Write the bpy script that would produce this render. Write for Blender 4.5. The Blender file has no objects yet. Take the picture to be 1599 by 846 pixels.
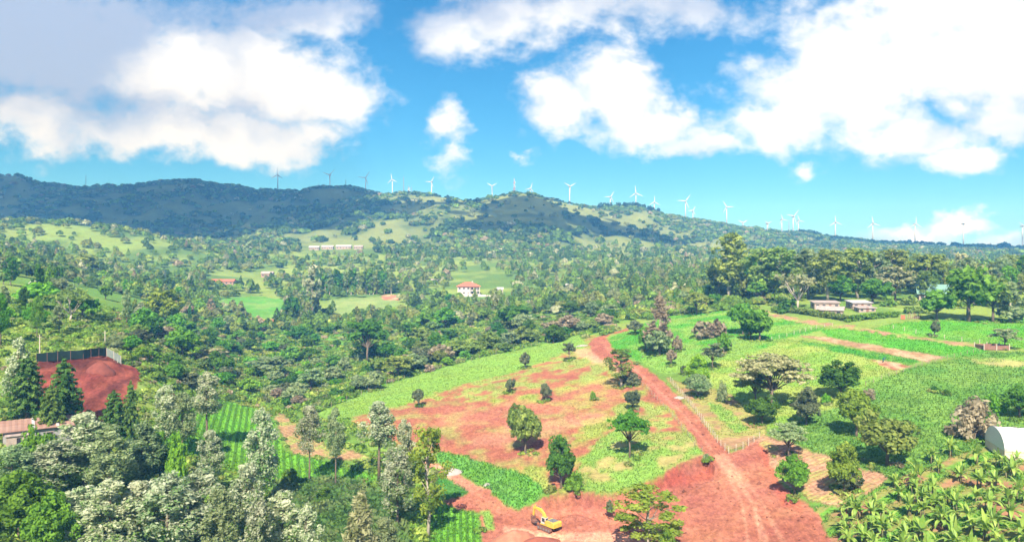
import bpy, bmesh, math, random
import numpy as np
from mathutils import Vector, Matrix

# ---------------------------------------------------------------- camera, sky, sun, exposure
R = math.radians
F = 1142.0            # focal length in pixels of the 1599 px wide photograph
CAMZ = 50.0
HOR = 400.0
SUN_EL, SUN_AZ = 43.0, 187.5      # azimuth clockwise from +Y: behind the camera, a little to the left
EXPO = 1.1
HAZE = 0.00032
scn = bpy.context.scene
cam_d = bpy.data.cameras.new('camera')
cam = bpy.data.objects.new('camera', cam_d)
scn.collection.objects.link(cam)
cam_d.sensor_width = 36.0
cam_d.lens = 36.0 * F / 1599.0
cam_d.shift_y = -(423.0 - HOR) / 1599.0
cam_d.clip_start = 0.5
cam_d.clip_end = 30000.0
cam.location = (0, 0, CAMZ)
cam.rotation_euler = (R(90), 0, 0)
scn.camera = cam
scn.view_settings.view_transform = 'Standard'
scn.view_settings.look = 'None'
scn.view_settings.exposure = EXPO
scn.view_settings.gamma = 1.0
scn.view_settings.use_curve_mapping = False
scn.render.engine = 'CYCLES'
cy = scn.cycles
cy.max_bounces = 8
cy.diffuse_bounces = 4
cy.glossy_bounces = 2
cy.transmission_bounces = 4
cy.transparent_max_bounces = 6
cy.volume_bounces = 0
cy.sample_clamp_indirect = 6.0
try:
    cy.use_denoising = True
except Exception:
    pass

sd = Vector((math.sin(R(SUN_AZ)) * math.cos(R(SUN_EL)), math.cos(R(SUN_AZ)) * math.cos(R(SUN_EL)), math.sin(R(SUN_EL))))
sun_d = bpy.data.lights.new('sun', 'SUN')
sun_d.energy = 4.8
sun_d.angle = R(0.53)
sun_d.color = (1.0, 0.95, 0.87)
sun = bpy.data.objects.new('sun', sun_d)
scn.collection.objects.link(sun)
sun.location = sd * 3000
sun.rotation_euler = sd.to_track_quat('Z', 'Y').to_euler()

# world: Nishita sky with clouds laid out by direction
W = bpy.data.worlds.new('World')
scn.world = W
W.use_nodes = True
nt = W.node_tree
nt.nodes.clear()
def N(t, **k):
    n = nt.nodes.new(t)
    for a, b in k.items():
        setattr(n, a, b)
    return n
def L(a, b):
    nt.links.new(a, b)
def M(op, a, b=None, c=None, clamp=False):
    n = N('ShaderNodeMath', operation=op)
    n.use_clamp = clamp
    for i, v in enumerate((a, b, c)):
        if v is None:
            continue
        if isinstance(v, (int, float)):
            n.inputs[i].default_value = v
        else:
            L(v, n.inputs[i])
    return n.outputs[0]
sky = N('ShaderNodeTexSky')
sky.sky_type = 'NISHITA'
sky.sun_disc = False
sky.sun_elevation = R(SUN_EL)
sky.sun_rotation = R(SUN_AZ)
sky.altitude = 2000.0
sky.air_density = 1.0
sky.dust_density = 0.1
sky.ozone_density = 2.0
hs = N('ShaderNodeHueSaturation')
hs.inputs['Hue'].default_value = 0.478
hs.inputs['Saturation'].default_value = 1.3
hs.inputs['Value'].default_value = 1.0
L(sky.outputs[0], hs.inputs['Color'])
bg_sky = N('ShaderNodeBackground')
bg_sky.inputs[1].default_value = 0.072
tint = N('ShaderNodeMix', data_type='RGBA', blend_type='MULTIPLY')
tint.inputs['Factor'].default_value = 1.0
L(hs.outputs[0], tint.inputs['A']); tint.inputs['B'].default_value = (0.38, 0.70, 0.98, 1)
low = N('ShaderNodeMapRange'); low.interpolation_type = 'SMOOTHSTEP'
low.inputs['From Min'].default_value = -0.02; low.inputs['From Max'].default_value = 0.30; low.inputs['To Min'].default_value = 0.72; low.inputs['To Max'].default_value = 1.0
scl = N('ShaderNodeVectorMath', operation='SCALE')
L(tint.outputs['Result'], scl.inputs[0]); L(low.outputs[0], scl.inputs['Scale'])
L(scl.outputs[0], bg_sky.inputs[0])
geo = N('ShaderNodeTexCoord')
sep = N('ShaderNodeSeparateXYZ')
L(geo.outputs['Generated'], sep.inputs[0])
L(sep.outputs[2], low.inputs['Value'])
yy = M('MAXIMUM', sep.outputs[1], 0.12)
comb = N('ShaderNodeCombineXYZ')
L(M('DIVIDE', sep.outputs[0], yy), comb.inputs[0])
L(M('DIVIDE', sep.outputs[2], yy), comb.inputs[1])
P0 = comb.outputs[0]
def noise(vec, scale, detail, rough, off=(0, 0, 0), dist=0.0):
    m = N('ShaderNodeMapping')
    m.inputs['Location'].default_value = off
    m.inputs['Scale'].default_value = (1.0, 1.35, 1.0)
    L(vec, m.inputs[0])
    n = N('ShaderNodeTexNoise')
    n.inputs['Scale'].default_value = scale
    n.inputs['Detail'].default_value = detail
    n.inputs['Roughness'].default_value = rough
    n.inputs['Distortion'].default_value = dist
    L(m.outputs[0], n.inputs['Vector'])
    return n
warp = noise(P0, 7.0, 6, 0.62, (3.1, 1.7, 0.4))
sub = N('ShaderNodeVectorMath', operation='SUBTRACT')
L(warp.outputs['Color'], sub.inputs[0]); sub.inputs[1].default_value = (0.5, 0.5, 0.5)
mad = N('ShaderNodeVectorMath', operation='MULTIPLY_ADD')
L(sub.outputs[0], mad.inputs[0]); mad.inputs[1].default_value = (0.14, 0.11, 0.0); L(P0, mad.inputs[2])
PW = mad.outputs[0]
def field(blobs):
    out = None
    for (px, py, rx, ry, w) in blobs:
        s = N('ShaderNodeVectorMath', operation='SUBTRACT')
        L(PW, s.inputs[0]); s.inputs[1].default_value = ((px - 799.5) / F, (HOR - py) / F, 0)
        m = N('ShaderNodeVectorMath', operation='MULTIPLY')
        L(s.outputs[0], m.inputs[0]); m.inputs[1].default_value = (F / rx, F / ry, 0)
        l = N('ShaderNodeVectorMath', operation='LENGTH')
        L(m.outputs[0], l.inputs[0])
        v = M('MULTIPLY_ADD', l.outputs['Value'], -w, w)
        out = v if out is None else M('SMOOTH_MAX', out, v, 0.15)
    return out
dens_b = [(60, 60, 420, 150, 1), (330, 120, 310, 125, 1), (500, 150, 120, 88, 1), (250, 200, 360, 62, .9), (40, 180, 190, 90, .9),
          (430, 215, 165, 48, .9), (470, 35, 150, 62, .8), (40, 238, 38, 22, .5),
          (684, 186, 40, 50, .60), (702, 238, 30, 62, .50), (813, 241, 30, 16, .5),
          (765, 30, 165, 82, .85), (900, 10, 130, 60, .7), (1060, 25, 190, 62, .62),
          (955, 145, 105, 92, 1), (862, 165, 80, 62, .9), (1010, 195, 140, 52, 1), (1090, 218, 110, 30, .8), (990, 70, 60, 50, .5),
          (1340, 110, 230, 150, 1), (1530, 80, 260, 175, 1), (1230, 190, 130, 62, .9), (1410, 215, 170, 40, .9), (1580, 190, 100, 45, .8), (1160, 95, 60, 60, .5),
          (1500, 252, 100, 36, .75), (1265, 275, 40, 20, .6),
          (1500, 352, 95, 26, .9), (1430, 366, 100, 26, .8), (1570, 378, 80, 32, .7)]
D = field(dens_b)
n1 = noise(P0, 9.0, 9, 0.58, (0.2, 0.9, 0), 0.25)
n2 = noise(P0, 30.0, 7, 0.6, (5.2, 0.9, 0), 0.2)
D = M('ADD', D, M('MULTIPLY_ADD', n1.outputs['Fac'], 1.35, -0.70))
D = M('ADD', D, M('MULTIPLY_ADD', n2.outputs['Fac'], 0.62, -0.31))
# broken cloud over the rest of the sky: overhead and behind the viewer, unseen, added for fill light
n4 = noise(geo.outputs['Generated'], 2.6, 7, 0.6, (1.3, 6.1, 2.2), 0.3)
over = N('ShaderNodeMapRange'); over.interpolation_type = 'SMOOTHSTEP'
L(M('DIVIDE', sep.outputs[2], yy), over.inputs['Value']); over.inputs['From Min'].default_value = 0.45; over.inputs['From Max'].default_value = 0.75
back = N('ShaderNodeMapRange'); back.interpolation_type = 'SMOOTHSTEP'
L(sep.outputs[1], back.inputs['Value']); back.inputs['From Min'].default_value = 0.35; back.inputs['From Max'].default_value = 0.1
rest = M('MAXIMUM', over.outputs[0], back.outputs[0])
D = M('MAXIMUM', D, M('MULTIPLY', rest, M('MULTIPLY_ADD', n4.outputs['Fac'], 4.0, -1.4)))
mr = N('ShaderNodeMapRange'); mr.interpolation_type = 'SMOOTHSTEP'
L(D, mr.inputs['Value']); mr.inputs['From Min'].default_value = -0.02; mr.inputs['From Max'].default_value = 0.6
A = mr.outputs[0]
bright_b = [(550, 150, 90, 105, 1.15), (470, 120, 90, 60, .9), (300, 115, 80, 50, .7), (560, 215, 90, 40, .6), (350, 235, 180, 35, .45), (20, 230, 60, 40, .4),
            (955, 150, 160, 120, 1.3), (1330, 100, 240, 130, 1.3), (1540, 40, 240, 100, 1.3), (1220, 190, 150, 60, 1.0), (860, 70, 90, 50, .7), (1330, 215, 120, 40, .7),
            (690, 200, 60, 90, .7), (1500, 345, 120, 26, 1.2), (1500, 250, 100, 40, 1.0), (1265, 275, 50, 30, 1.0), (813, 241, 40, 25, .9), (770, 85, 70, 40, .5), (1590, 160, 60, 60, .2)]
B = field(bright_b)
n3 = noise(PW, 13.0, 6, 0.55, (9.2, 4.9, 0))
B = M('ADD', B, M('MULTIPLY_ADD', n3.outputs['Fac'], 0.9, -0.42))
mr2 = N('ShaderNodeMapRange'); mr2.interpolation_type = 'SMOOTHSTEP'
L(B, mr2.inputs['Value']); mr2.inputs['From Min'].default_value = -0.6; mr2.inputs['From Max'].default_value = 0.42
k = 1.0 / 2 ** EXPO
cmix = N('ShaderNodeMix', data_type='RGBA')
L(mr2.outputs[0], cmix.inputs['Factor'])
cmix.inputs['A'].default_value = (0.395 * k, 0.475 * k, 0.68 * k, 1)
cmix.inputs['B'].default_value = (0.95 * k, 0.955 * k, 0.97 * k, 1)
bg_cl = N('ShaderNodeBackground')
L(cmix.outputs['Result'], bg_cl.inputs[0]); bg_cl.inputs[1].default_value = 1.25
ms = N('ShaderNodeMixShader')
up = M('GREATER_THAN', sep.outputs[2], 0.0)
L(M('MULTIPLY', M('MULTIPLY', A, 0.97), up), ms.inputs[0]); L(bg_sky.outputs[0], ms.inputs[1]); L(bg_cl.outputs[0], ms.inputs[2])
wo = N('ShaderNodeOutputWorld')
L(ms.outputs[0], wo.inputs['Surface'])
W.cycles.sampling_method = 'MANUAL'
W.cycles.sample_map_resolution = 512

# ---------------------------------------------------------------- helpers
rng = np.random.default_rng(7)
COL = scn.collection
_T = np.random.default_rng(11).random((257, 257))
_T[256] = _T[0]; _T[:, 256] = _T[:, 0]
def vnoise(x, y):
    x = np.asarray(x, float); y = np.asarray(y, float)
    xi = np.floor(x); yi = np.floor(y)
    fx = x - xi; fy = y - yi
    fx = fx * fx * (3 - 2 * fx); fy = fy * fy * (3 - 2 * fy)
    a = xi.astype(int) % 256; b = yi.astype(int) % 256
    return (_T[a, b] * (1 - fx) + _T[a + 1, b] * fx) * (1 - fy) + (_T[a, b + 1] * (1 - fx) + _T[a + 1, b + 1] * fx) * fy
def fbm(x, y, o=4):
    s = 0; a = 0.5; t = 0
    for i in range(o):
        s = s + a * vnoise(x * 2 ** i + 17.3 * i, y * 2 ** i + 5.1 * i); t += a; a *= 0.5
    return s / t
def sstep(a, b, x):
    t = np.clip((x - a) / (b - a), 0, 1)
    return t * t * (3 - 2 * t)

def np_mesh(name, v, faces4=None, faces3=None, mats=(), midx=None, smooth=False):
    me = bpy.data.meshes.new(name)
    v = np.ascontiguousarray(v, np.float32)
    parts = []; counts = []
    if faces4 is not None and len(faces4):
        parts.append(np.asarray(faces4, np.int32).ravel()); counts.append(np.full(len(faces4), 4, np.int32))
    if faces3 is not None and len(faces3):
        parts.append(np.asarray(faces3, np.int32).ravel()); counts.append(np.full(len(faces3), 3, np.int32))
    li = np.concatenate(parts); ct = np.concatenate(counts)
    st = np.concatenate(([0], np.cumsum(ct)[:-1])).astype(np.int32)
    me.vertices.add(len(v)); me.vertices.foreach_set('co', v.ravel())
    me.loops.add(len(li)); me.loops.foreach_set('vertex_index', li)
    me.polygons.add(len(ct)); me.polygons.foreach_set('loop_start', st); me.polygons.foreach_set('loop_total', ct)
    for m in mats:
        me.materials.append(m)
    if midx is not None:
        me.polygons.foreach_set('material_index', np.asarray(midx, np.int32))
    me.polygons.foreach_set('use_smooth', np.full(len(ct), smooth))
    me.update(calc_edges=True)
    return me
def attr_f(me, name, vals, dom='FACE'):
    a = me.attributes.new(name, 'FLOAT', dom); a.data.foreach_set('value', np.ascontiguousarray(vals, np.float32))
def attr_c(me, name, vals, dom='POINT'):
    a = me.attributes.new(name, 'FLOAT_COLOR', dom)
    c = np.ones((len(vals), 4), np.float32); c[:, :3] = vals
    a.data.foreach_set('color', c.ravel())
def link(name, me, parent=None):
    o = bpy.data.objects.new(name, me)
    COL.objects.link(o)
    if parent is not None:
        o.parent = parent
    return o
def tag(o, label=None, cat=None, group=None, kind=None):
    if label: o['label'] = label
    if cat: o['category'] = cat
    if group: o['group'] = group
    if kind: o['kind'] = kind
    return o
def empty(name, loc, rz=0.0, sc=(1, 1, 1)):
    o = bpy.data.objects.new(name, None)
    COL.objects.link(o)
    o.location = loc; o.rotation_euler = (0, 0, rz); o.scale = sc
    o.empty_display_size = 0.5
    return o
class MB:
    "collects boxes, tubes, loops of quads; built into one mesh"
    def __init__(s):
        s.v = []; s.f = []; s.n = 0
    def add(s, vs, fs):
        vs = [tuple(p) for p in vs]
        s.v += vs; s.f += [tuple(i + s.n for i in f) for f in fs]; s.n += len(vs)
        return s
    def box(s, c, d, rz=0.0, rx=0.0, ry=0.0):
        m = Matrix.Translation(c) @ Matrix.Rotation(rz, 4, 'Z') @ Matrix.Rotation(ry, 4, 'Y') @ Matrix.Rotation(rx, 4, 'X')
        vs = [m @ Vector((x * d[0] / 2, y * d[1] / 2, z * d[2] / 2)) for x in (-1, 1) for y in (-1, 1) for z in (-1, 1)]
        return s.add(vs, [(0, 1, 3, 2), (4, 6, 7, 5), (0, 4, 5, 1), (2, 3, 7, 6), (0, 2, 6, 4), (1, 5, 7, 3)])
    def tube(s, pts, rad, n=7, cap=True):
        pts = [Vector(p) for p in pts]
        if isinstance(rad, (int, float)): rad = [rad] * len(pts)
        vs = []; fs = []
        for i, p in enumerate(pts):
            t = (pts[min(i + 1, len(pts) - 1)] - pts[max(i - 1, 0)]).normalized()
            a = t.orthogonal().normalized() if abs(t.z) < 0.95 else Vector((1, 0, 0)).cross(t).normalized()
            b = t.cross(a)
            for k in range(n):
                w = 2 * math.pi * k / n
                vs.append(p + (a * math.cos(w) + b * math.sin(w)) * rad[i])
        for i in range(len(pts) - 1):
            for k in range(n):
                fs.append((i * n + k, i * n + (k + 1) % n, (i + 1) * n + (k + 1) % n, (i + 1) * n + k))
        if cap:
            fs.append(tuple(range(n - 1, -1, -1))); fs.append(tuple((len(pts) - 1) * n + k for k in range(n)))
        return s.add(vs, fs)
    def prism(s, outline, y0, y1, mat=None):
        "outline in x,z extruded along y"
        n = len(outline)
        vs = [Vector((x, y0, z)) for x, z in outline] + [Vector((x, y1, z)) for x, z in outline]
        if mat is not None: vs = [mat @ p for p in vs]
        fs = [tuple(range(n)), tuple(range(2 * n - 1, n - 1, -1))] + [(i, i + n, (i + 1) % n + n, (i + 1) % n) for i in range(n)]
        return s.add(vs, fs)
    def build(s, name, m, parent=None, smooth=False, bevel=0.0):
        me = bpy.data.meshes.new(name)
        me.from_pydata(s.v, [], s.f)
        me.materials.append(m)
        bm = bmesh.new(); bm.from_mesh(me)
        bmesh.ops.recalc_face_normals(bm, faces=bm.faces)
        if bevel > 0:
            bmesh.ops.bevel(bm, geom=list(bm.edges), offset=bevel, segments=1, affect='EDGES', clamp_overlap=True)
        bm.to_mesh(me); bm.free()
        if smooth:
            for p in me.polygons: p.use_smooth = True
        me.update()
        return link(name, me, parent)

# ---------------------------------------------------------------- materials
def mat(name):
    m = bpy.data.materials.new(name); m.use_nodes = True
    m.node_tree.nodes.clear()
    return m, m.node_tree
class G:
    def __init__(s, t): s.t = t
    def n(s, typ, ins=None, **k):
        x = s.t.nodes.new(typ)
        for a, b in k.items(): setattr(x, a, b)
        for a, b in (ins or {}).items():
            if hasattr(b, 'is_linked') or isinstance(b, bpy.types.NodeSocket): s.t.links.new(b, x.inputs[a])
            else: x.inputs[a].default_value = b
        return x
    def l(s, a, b): s.t.links.new(a, b)
def simple_mat(name, c, rough=0.7, var=0.25, scale=2.0, metal=0.0, bump=0.0, c2=None, streak=(1, 1, 1), spec=0.3):
    "painted, plastered, metal or wooden surface with uneven colour"
    m, t = mat(name); g = G(t)
    tc = g.n('ShaderNodeTexCoord')
    mp = g.n('ShaderNodeMapping', {'Vector': tc.outputs['Object'], 'Scale': streak})
    nz = g.n('ShaderNodeTexNoise', {'Vector': mp.outputs[0], 'Scale': scale, 'Detail': 6.0, 'Roughness': 0.65})
    rmp = g.n('ShaderNodeMapRange', {'Value': nz.outputs['Fac'], 'From Min': 0.3, 'From Max': 0.72})
    c2 = c2 or tuple(x * (1 - var) for x in c)
    mx = g.n('ShaderNodeMix', {'Factor': rmp.outputs[0], 'A': (*c, 1), 'B': (*c2, 1)}, data_type='RGBA')
    b = g.n('ShaderNodeBsdfPrincipled', {'Base Color': mx.outputs['Result'], 'Roughness': rough, 'Metallic': metal, 'Specular IOR Level': spec})
    if bump:
        bp = g.n('ShaderNodeBump', {'Height': nz.outputs['Fac'], 'Strength': bump, 'Distance': 0.05})
        g.l(bp.outputs[0], b.inputs['Normal'])
    o = g.n('ShaderNodeOutputMaterial', {'Surface': b.outputs[0]})
    return m
def leaf_mat(name, dark, light, trans=0.45, huev=0.03, valv=0.3):
    m, t = mat(name); g = G(t)
    a = g.n('ShaderNodeAttribute', attribute_name='tone')
    oi = g.n('ShaderNodeObjectInfo')
    mx = g.n('ShaderNodeMix', {'Factor': a.outputs['Fac'], 'A': (*dark, 1), 'B': (*light, 1)}, data_type='RGBA')
    hv = g.n('ShaderNodeMapRange', {'Value': oi.outputs['Random'], 'To Min': 0.5 - huev * .3, 'To Max': 0.5 + huev})
    r2 = g.n('ShaderNodeMath', {0: oi.outputs['Random'], 1: 7.31}, operation='MULTIPLY')
    r3 = g.n('ShaderNodeMath', {0: r2.outputs[0]}, operation='FRACT')
    vv = g.n('ShaderNodeMapRange', {'Value': r3.outputs[0], 'To Min': 1 - valv * 0.6, 'To Max': 1 + valv * 0.6})
    h = g.n('ShaderNodeHueSaturation', {'Hue': hv.outputs[0], 'Value': vv.outputs[0], 'Color': mx.outputs['Result']})
    d = g.n('ShaderNodeBsdfDiffuse', {'Color': h.outputs[0]})
    tr = g.n('ShaderNodeBsdfTranslucent', {'Color': h.outputs[0]})
    ms_ = g.n('ShaderNodeMixShader', {0: trans, 1: d.outputs[0], 2: tr.outputs[0]})
    g.n('ShaderNodeOutputMaterial', {'Surface': ms_.outputs[0]})
    return m
def col_leaf_mat(name, trans=0.42):
    "foliage of a mass: each clump's own leaf colour comes from an attribute"
    m, t = mat(name); g = G(t)
    a = g.n('ShaderNodeAttribute', attribute_name='leaf_col')
    d = g.n('ShaderNodeBsdfDiffuse', {'Color': a.outputs['Color']})
    tr = g.n('ShaderNodeBsdfTranslucent', {'Color': a.outputs['Color']})
    ms_ = g.n('ShaderNodeMixShader', {0: trans, 1: d.outputs[0], 2: tr.outputs[0]})
    g.n('ShaderNodeOutputMaterial', {'Surface': ms_.outputs[0]})
    return m
PAL = {'silver': ((0.17, 0.27, 0.075), (0.60, 0.62, 0.44)), 'dark green': ((0.055, 0.128, 0.018), (0.147, 0.284, 0.046)),
       'green': ((0.086, 0.202, 0.021), (0.24, 0.448, 0.058)), 'bright green': ((0.12, 0.284, 0.021), (0.326, 0.568, 0.058)),
       'yellow-green': ((0.155, 0.27, 0.03), (0.42, 0.54, 0.09)),
       'olive': ((0.14, 0.215, 0.045), (0.39, 0.47, 0.12)), 'grey-brown': ((0.23, 0.185, 0.125), (0.52, 0.43, 0.31)),
       'grey-green': ((0.16, 0.25, 0.09), (0.42, 0.5, 0.26)), 'dull dark': ((0.08, 0.115, 0.055), (0.26, 0.29, 0.16)),
       'pale': ((0.26, 0.28, 0.10), (0.62, 0.58, 0.36)), 'conifer': ((0.06, 0.14, 0.025), (0.26, 0.36, 0.08))}
LM = {k_: leaf_mat('leaves_' + k_.replace(' ', '_').replace('-', '_'), *v) for k_, v in PAL.items()}
M_MASS = col_leaf_mat('leaves_mass')
M_BARK = simple_mat('bark', (0.22, 0.17, 0.12), 0.9, 0.5, 3.0, bump=0.4)
M_PALEBARK = simple_mat('pale_bark', (0.50, 0.44, 0.36), 0.85, 0.35, 2.0, bump=0.3)
# ---------------------------------------------------------------- terrain
PROF = {
 -300: [(50, 12), (110, 14), (140, 18), (170, 23), (230, 32), (330, 42), (500, 52), (800, 80), (1000, 75), (1400, 100)],
 0: [(50, 6), (110, 8), (137, 13), (160, 17), (185, 24), (230, 30), (330, 39), (500, 47), (800, 66), (1000, 62), (1400, 90)],
 200: [(50, 2), (110, 2), (145, 6), (165, 13), (192, 22), (230, 24.5), (330, 25), (480, 28), (700, 40), (950, 55), (1200, 80)],
 300: [(50, 1), (110, 1), (150, 3), (180, 6), (230, 9), (330, 12), (480, 17), (700, 32), (950, 55), (1200, 80)],
 400: [(50, 0), (110, 0), (158, 0), (230, 1), (330, -2), (400, 1), (480, 8), (700, 26), (900, 54), (1100, 75)],
 600: [(50, -1), (110, 0), (158, 1), (180, 4), (205, 5), (255, 5.3), (330, 4), (480, 8), (540, 17), (700, 26), (900, 54), (1100, 76)],
 800: [(50, 0), (110, 0), (134, 0), (150, 2.5), (185, 5), (230, 9), (310, 12), (360, 12), (480, 15), (570, 23), (750, 35), (950, 50), (1100, 72)],
 1000: [(50, 1.5), (110, 2), (128, 2.5), (138, 3), (150, 7), (185, 10), (230, 14), (290, 19), (340, 21), (450, 22), (600, 30), (800, 40), (1100, 62)],
 1200: [(50, 4), (115, 5.5), (150, 9), (200, 15), (290, 25), (340, 29), (400, 31), (600, 34), (900, 42), (1100, 55)],
 1400: [(50, 8), (112, 10.5), (150, 14.5), (180, 18), (220, 22), (270, 26.5), (330, 30), (420, 33), (600, 36), (900, 42), (1200, 55)],
 1600: [(50, 11), (112, 13.5), (140, 15), (180, 18.5), (220, 22), (270, 26), (330, 29), (420, 32), (600, 34), (900, 40), (1200, 55)],
 1900: [(50, 13), (112, 16), (180, 21), (270, 28), (420, 33), (900, 42), (1200, 55)]}
RIDGE = [
 (1850, 1040, [(-300, 287), (0, 281), (25, 279), (60, 291), (110, 296), (190, 297), (240, 288), (300, 281), (345, 289), (400, 297), (470, 299), (545, 298), (590, 307), (640, 330), (700, 372), (760, 420)]),
 (1500, 960, [(400, 420), (440, 384), (480, 350), (520, 322), (560, 311), (625, 303), (680, 307), (740, 318), (790, 308), (818, 305), (850, 311), (900, 322), (950, 336), (1000, 352), (1050, 371), (1090, 390), (1150, 420)]),
 (1650, 1120, [(780, 420), (850, 340), (930, 325), (990, 323), (1030, 335), (1080, 345), (1150, 355), (1240, 366), (1300, 373), (1400, 380), (1500, 385), (1600, 389), (1900, 395)]),
 (880, 600, [(-300, 347), (0, 350), (100, 350), (170, 357), (240, 369), (300, 384), (345, 397), (420, 430)]),
]
_yg = np.geomspace(50, 1400, 220)
_pxs = np.array(sorted(PROF))
_tab = []
for p_ in _pxs:
    a_ = np.array(PROF[p_], float)
    _tab.append(np.interp(np.log(_yg), np.log(a_[:, 0]), a_[:, 1]))
_tab = np.array(_tab)
for _ in range(10):                      # soften the breaks along depth
    _tab[:, 1:-1] = 0.25 * _tab[:, :-2] + 0.5 * _tab[:, 1:-1] + 0.25 * _tab[:, 2:]
_pxf = np.linspace(-300, 1900, 441)
def _cols(tab):
    out = np.empty((len(_pxf), tab.shape[1]))
    for j in range(tab.shape[1]):
        out[:, j] = np.interp(_pxf, _pxs, tab[:, j])
    k_ = np.ones(25) / 25
    pad = np.pad(out, ((12, 12), (0, 0)), 'edge')
    return np.array([np.convolve(pad[:, j], k_, 'valid') for j in range(out.shape[1])]).T
_tabf = _cols(_tab)
def _smax(a, b, k_):
    h = np.clip(0.5 + 0.5 * (a - b) / k_, 0, 1)
    return b + (a - b) * h + k_ * h * (1 - h)
def zf(x, Y):
    "ground height in metres"
    x = np.asarray(x, float); Y = np.asarray(Y, float)
    Yc = np.maximum(Y, 50.0)
    px = np.clip(799.5 + F * x / Yc, -300, 1900)
    fi = (px + 300) / 5.0; i = np.clip(fi.astype(int), 0, len(_pxf) - 2); fi = fi - i
    fj = (np.log(np.clip(Yc, 50, 1400)) - math.log(50)) / (math.log(1400) - math.log(50)) * 219
    j = np.clip(fj.astype(int), 0, 218); fj = fj - j
    z = (_tabf[i, j] * (1 - fi) + _tabf[i + 1, j] * fi) * (1 - fj) + (_tabf[i, j + 1] * (1 - fi) + _tabf[i + 1, j + 1] * fi) * fj
    base = z
    for n_, (yc, yf, cr) in enumerate(RIDGE):
        cr = np.array(cr, float)
        pyc = np.interp(px, cr[:, 0], cr[:, 1])
        zc = 50 + (HOR - pyc) / F * yc
        t = np.clip((Y - yf) / (yc - yf), 0, 1)
        gul = (np.abs(fbm(x / 190.0 + 7 * n_, Y / 420.0 + 3, 4) - 0.5) * 2)
        fr = np.sin(t * math.pi / 2) ** 1.25
        fr = fr - 0.5 * np.clip(0.42 - gul, 0, 1) * (4 * t * (1 - t))
        bk = 1 - 0.5 * sstep(0, 700, Y - yc)
        zr = (base - 6) * (1 - fr) + zc * fr
        zr = np.where(Y > yc, 60 + (zc - 60) * bk, zr)
        zr = np.where((zc < base) | (Y < yf), base - 30, zr)
        z = _smax(z, zr, 4.0)
    amp = sstep(250, 900, Y)
    z = z + amp * 7.0 * (fbm(x / 90.0, Y / 90.0, 4) - 0.5) + sstep(60, 200, Y) * 1.0 * (fbm(x / 22.0 + 5, Y / 22.0, 3) - 0.5)
    # the excavated platform is cut into the slope: a bank runs along its back edge
    return z
_hy = np.geomspace(60, 2600, 1800)
def hit(px, py, ymin=60.0):
    "first ground point met by the ray through a point of the photograph"
    u = (px - 799.5) / F
    z = zf(u * _hy, _hy)
    g = HOR - (z - CAMZ) / _hy * F
    ok = np.where((g <= py) & (_hy >= ymin))[0]
    i = ok[0] if len(ok) else len(_hy) - 1
    if i > 0:
        g0, g1 = g[i - 1], g[i]
        t = np.clip((g0 - py) / (g0 - g1 + 1e-9), 0, 1)
        Y = _hy[i - 1] + (_hy[i] - _hy[i - 1]) * t
    else:
        Y = _hy[i]
    return at(px, Y)
def at(px, Y):
    x = (px - 799.5) / F * Y
    return np.array([x, Y, float(zf(x, Y))])

def img(p):
    return 799.5 + F * p[0] / p[1], HOR - (p[2] - CAMZ) / p[1] * F
def in_poly(px, py, poly):
    r = np.zeros(px.shape, bool)
    n = len(poly)
    for i in range(n):
        x0, y0 = poly[i]; x1, y1 = poly[(i + 1) % n]
        if y0 == y1: continue
        c = ((y0 > py) != (y1 > py)) & (px < (x1 - x0) * (py - y0) / (y1 - y0) + x0)
        r ^= c
    return r

C_SOIL = (0.265, 0.098, 0.064); C_SOILD = (0.22, 0.062, 0.042); C_PALE = (0.56, 0.33, 0.23)
C_GB = (0.165, 0.29, 0.055); C_GL = (0.10, 0.26, 0.035); C_GD = (0.23, 0.28, 0.075); C_VAL = (0.12, 0.235, 0.04)
C_CROP = (0.11, 0.235, 0.04); C_CROPB = (0.12, 0.31, 0.03); C_STUB = (0.46, 0.31, 0.20); C_TILL = (0.28, 0.17, 0.10)
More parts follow.
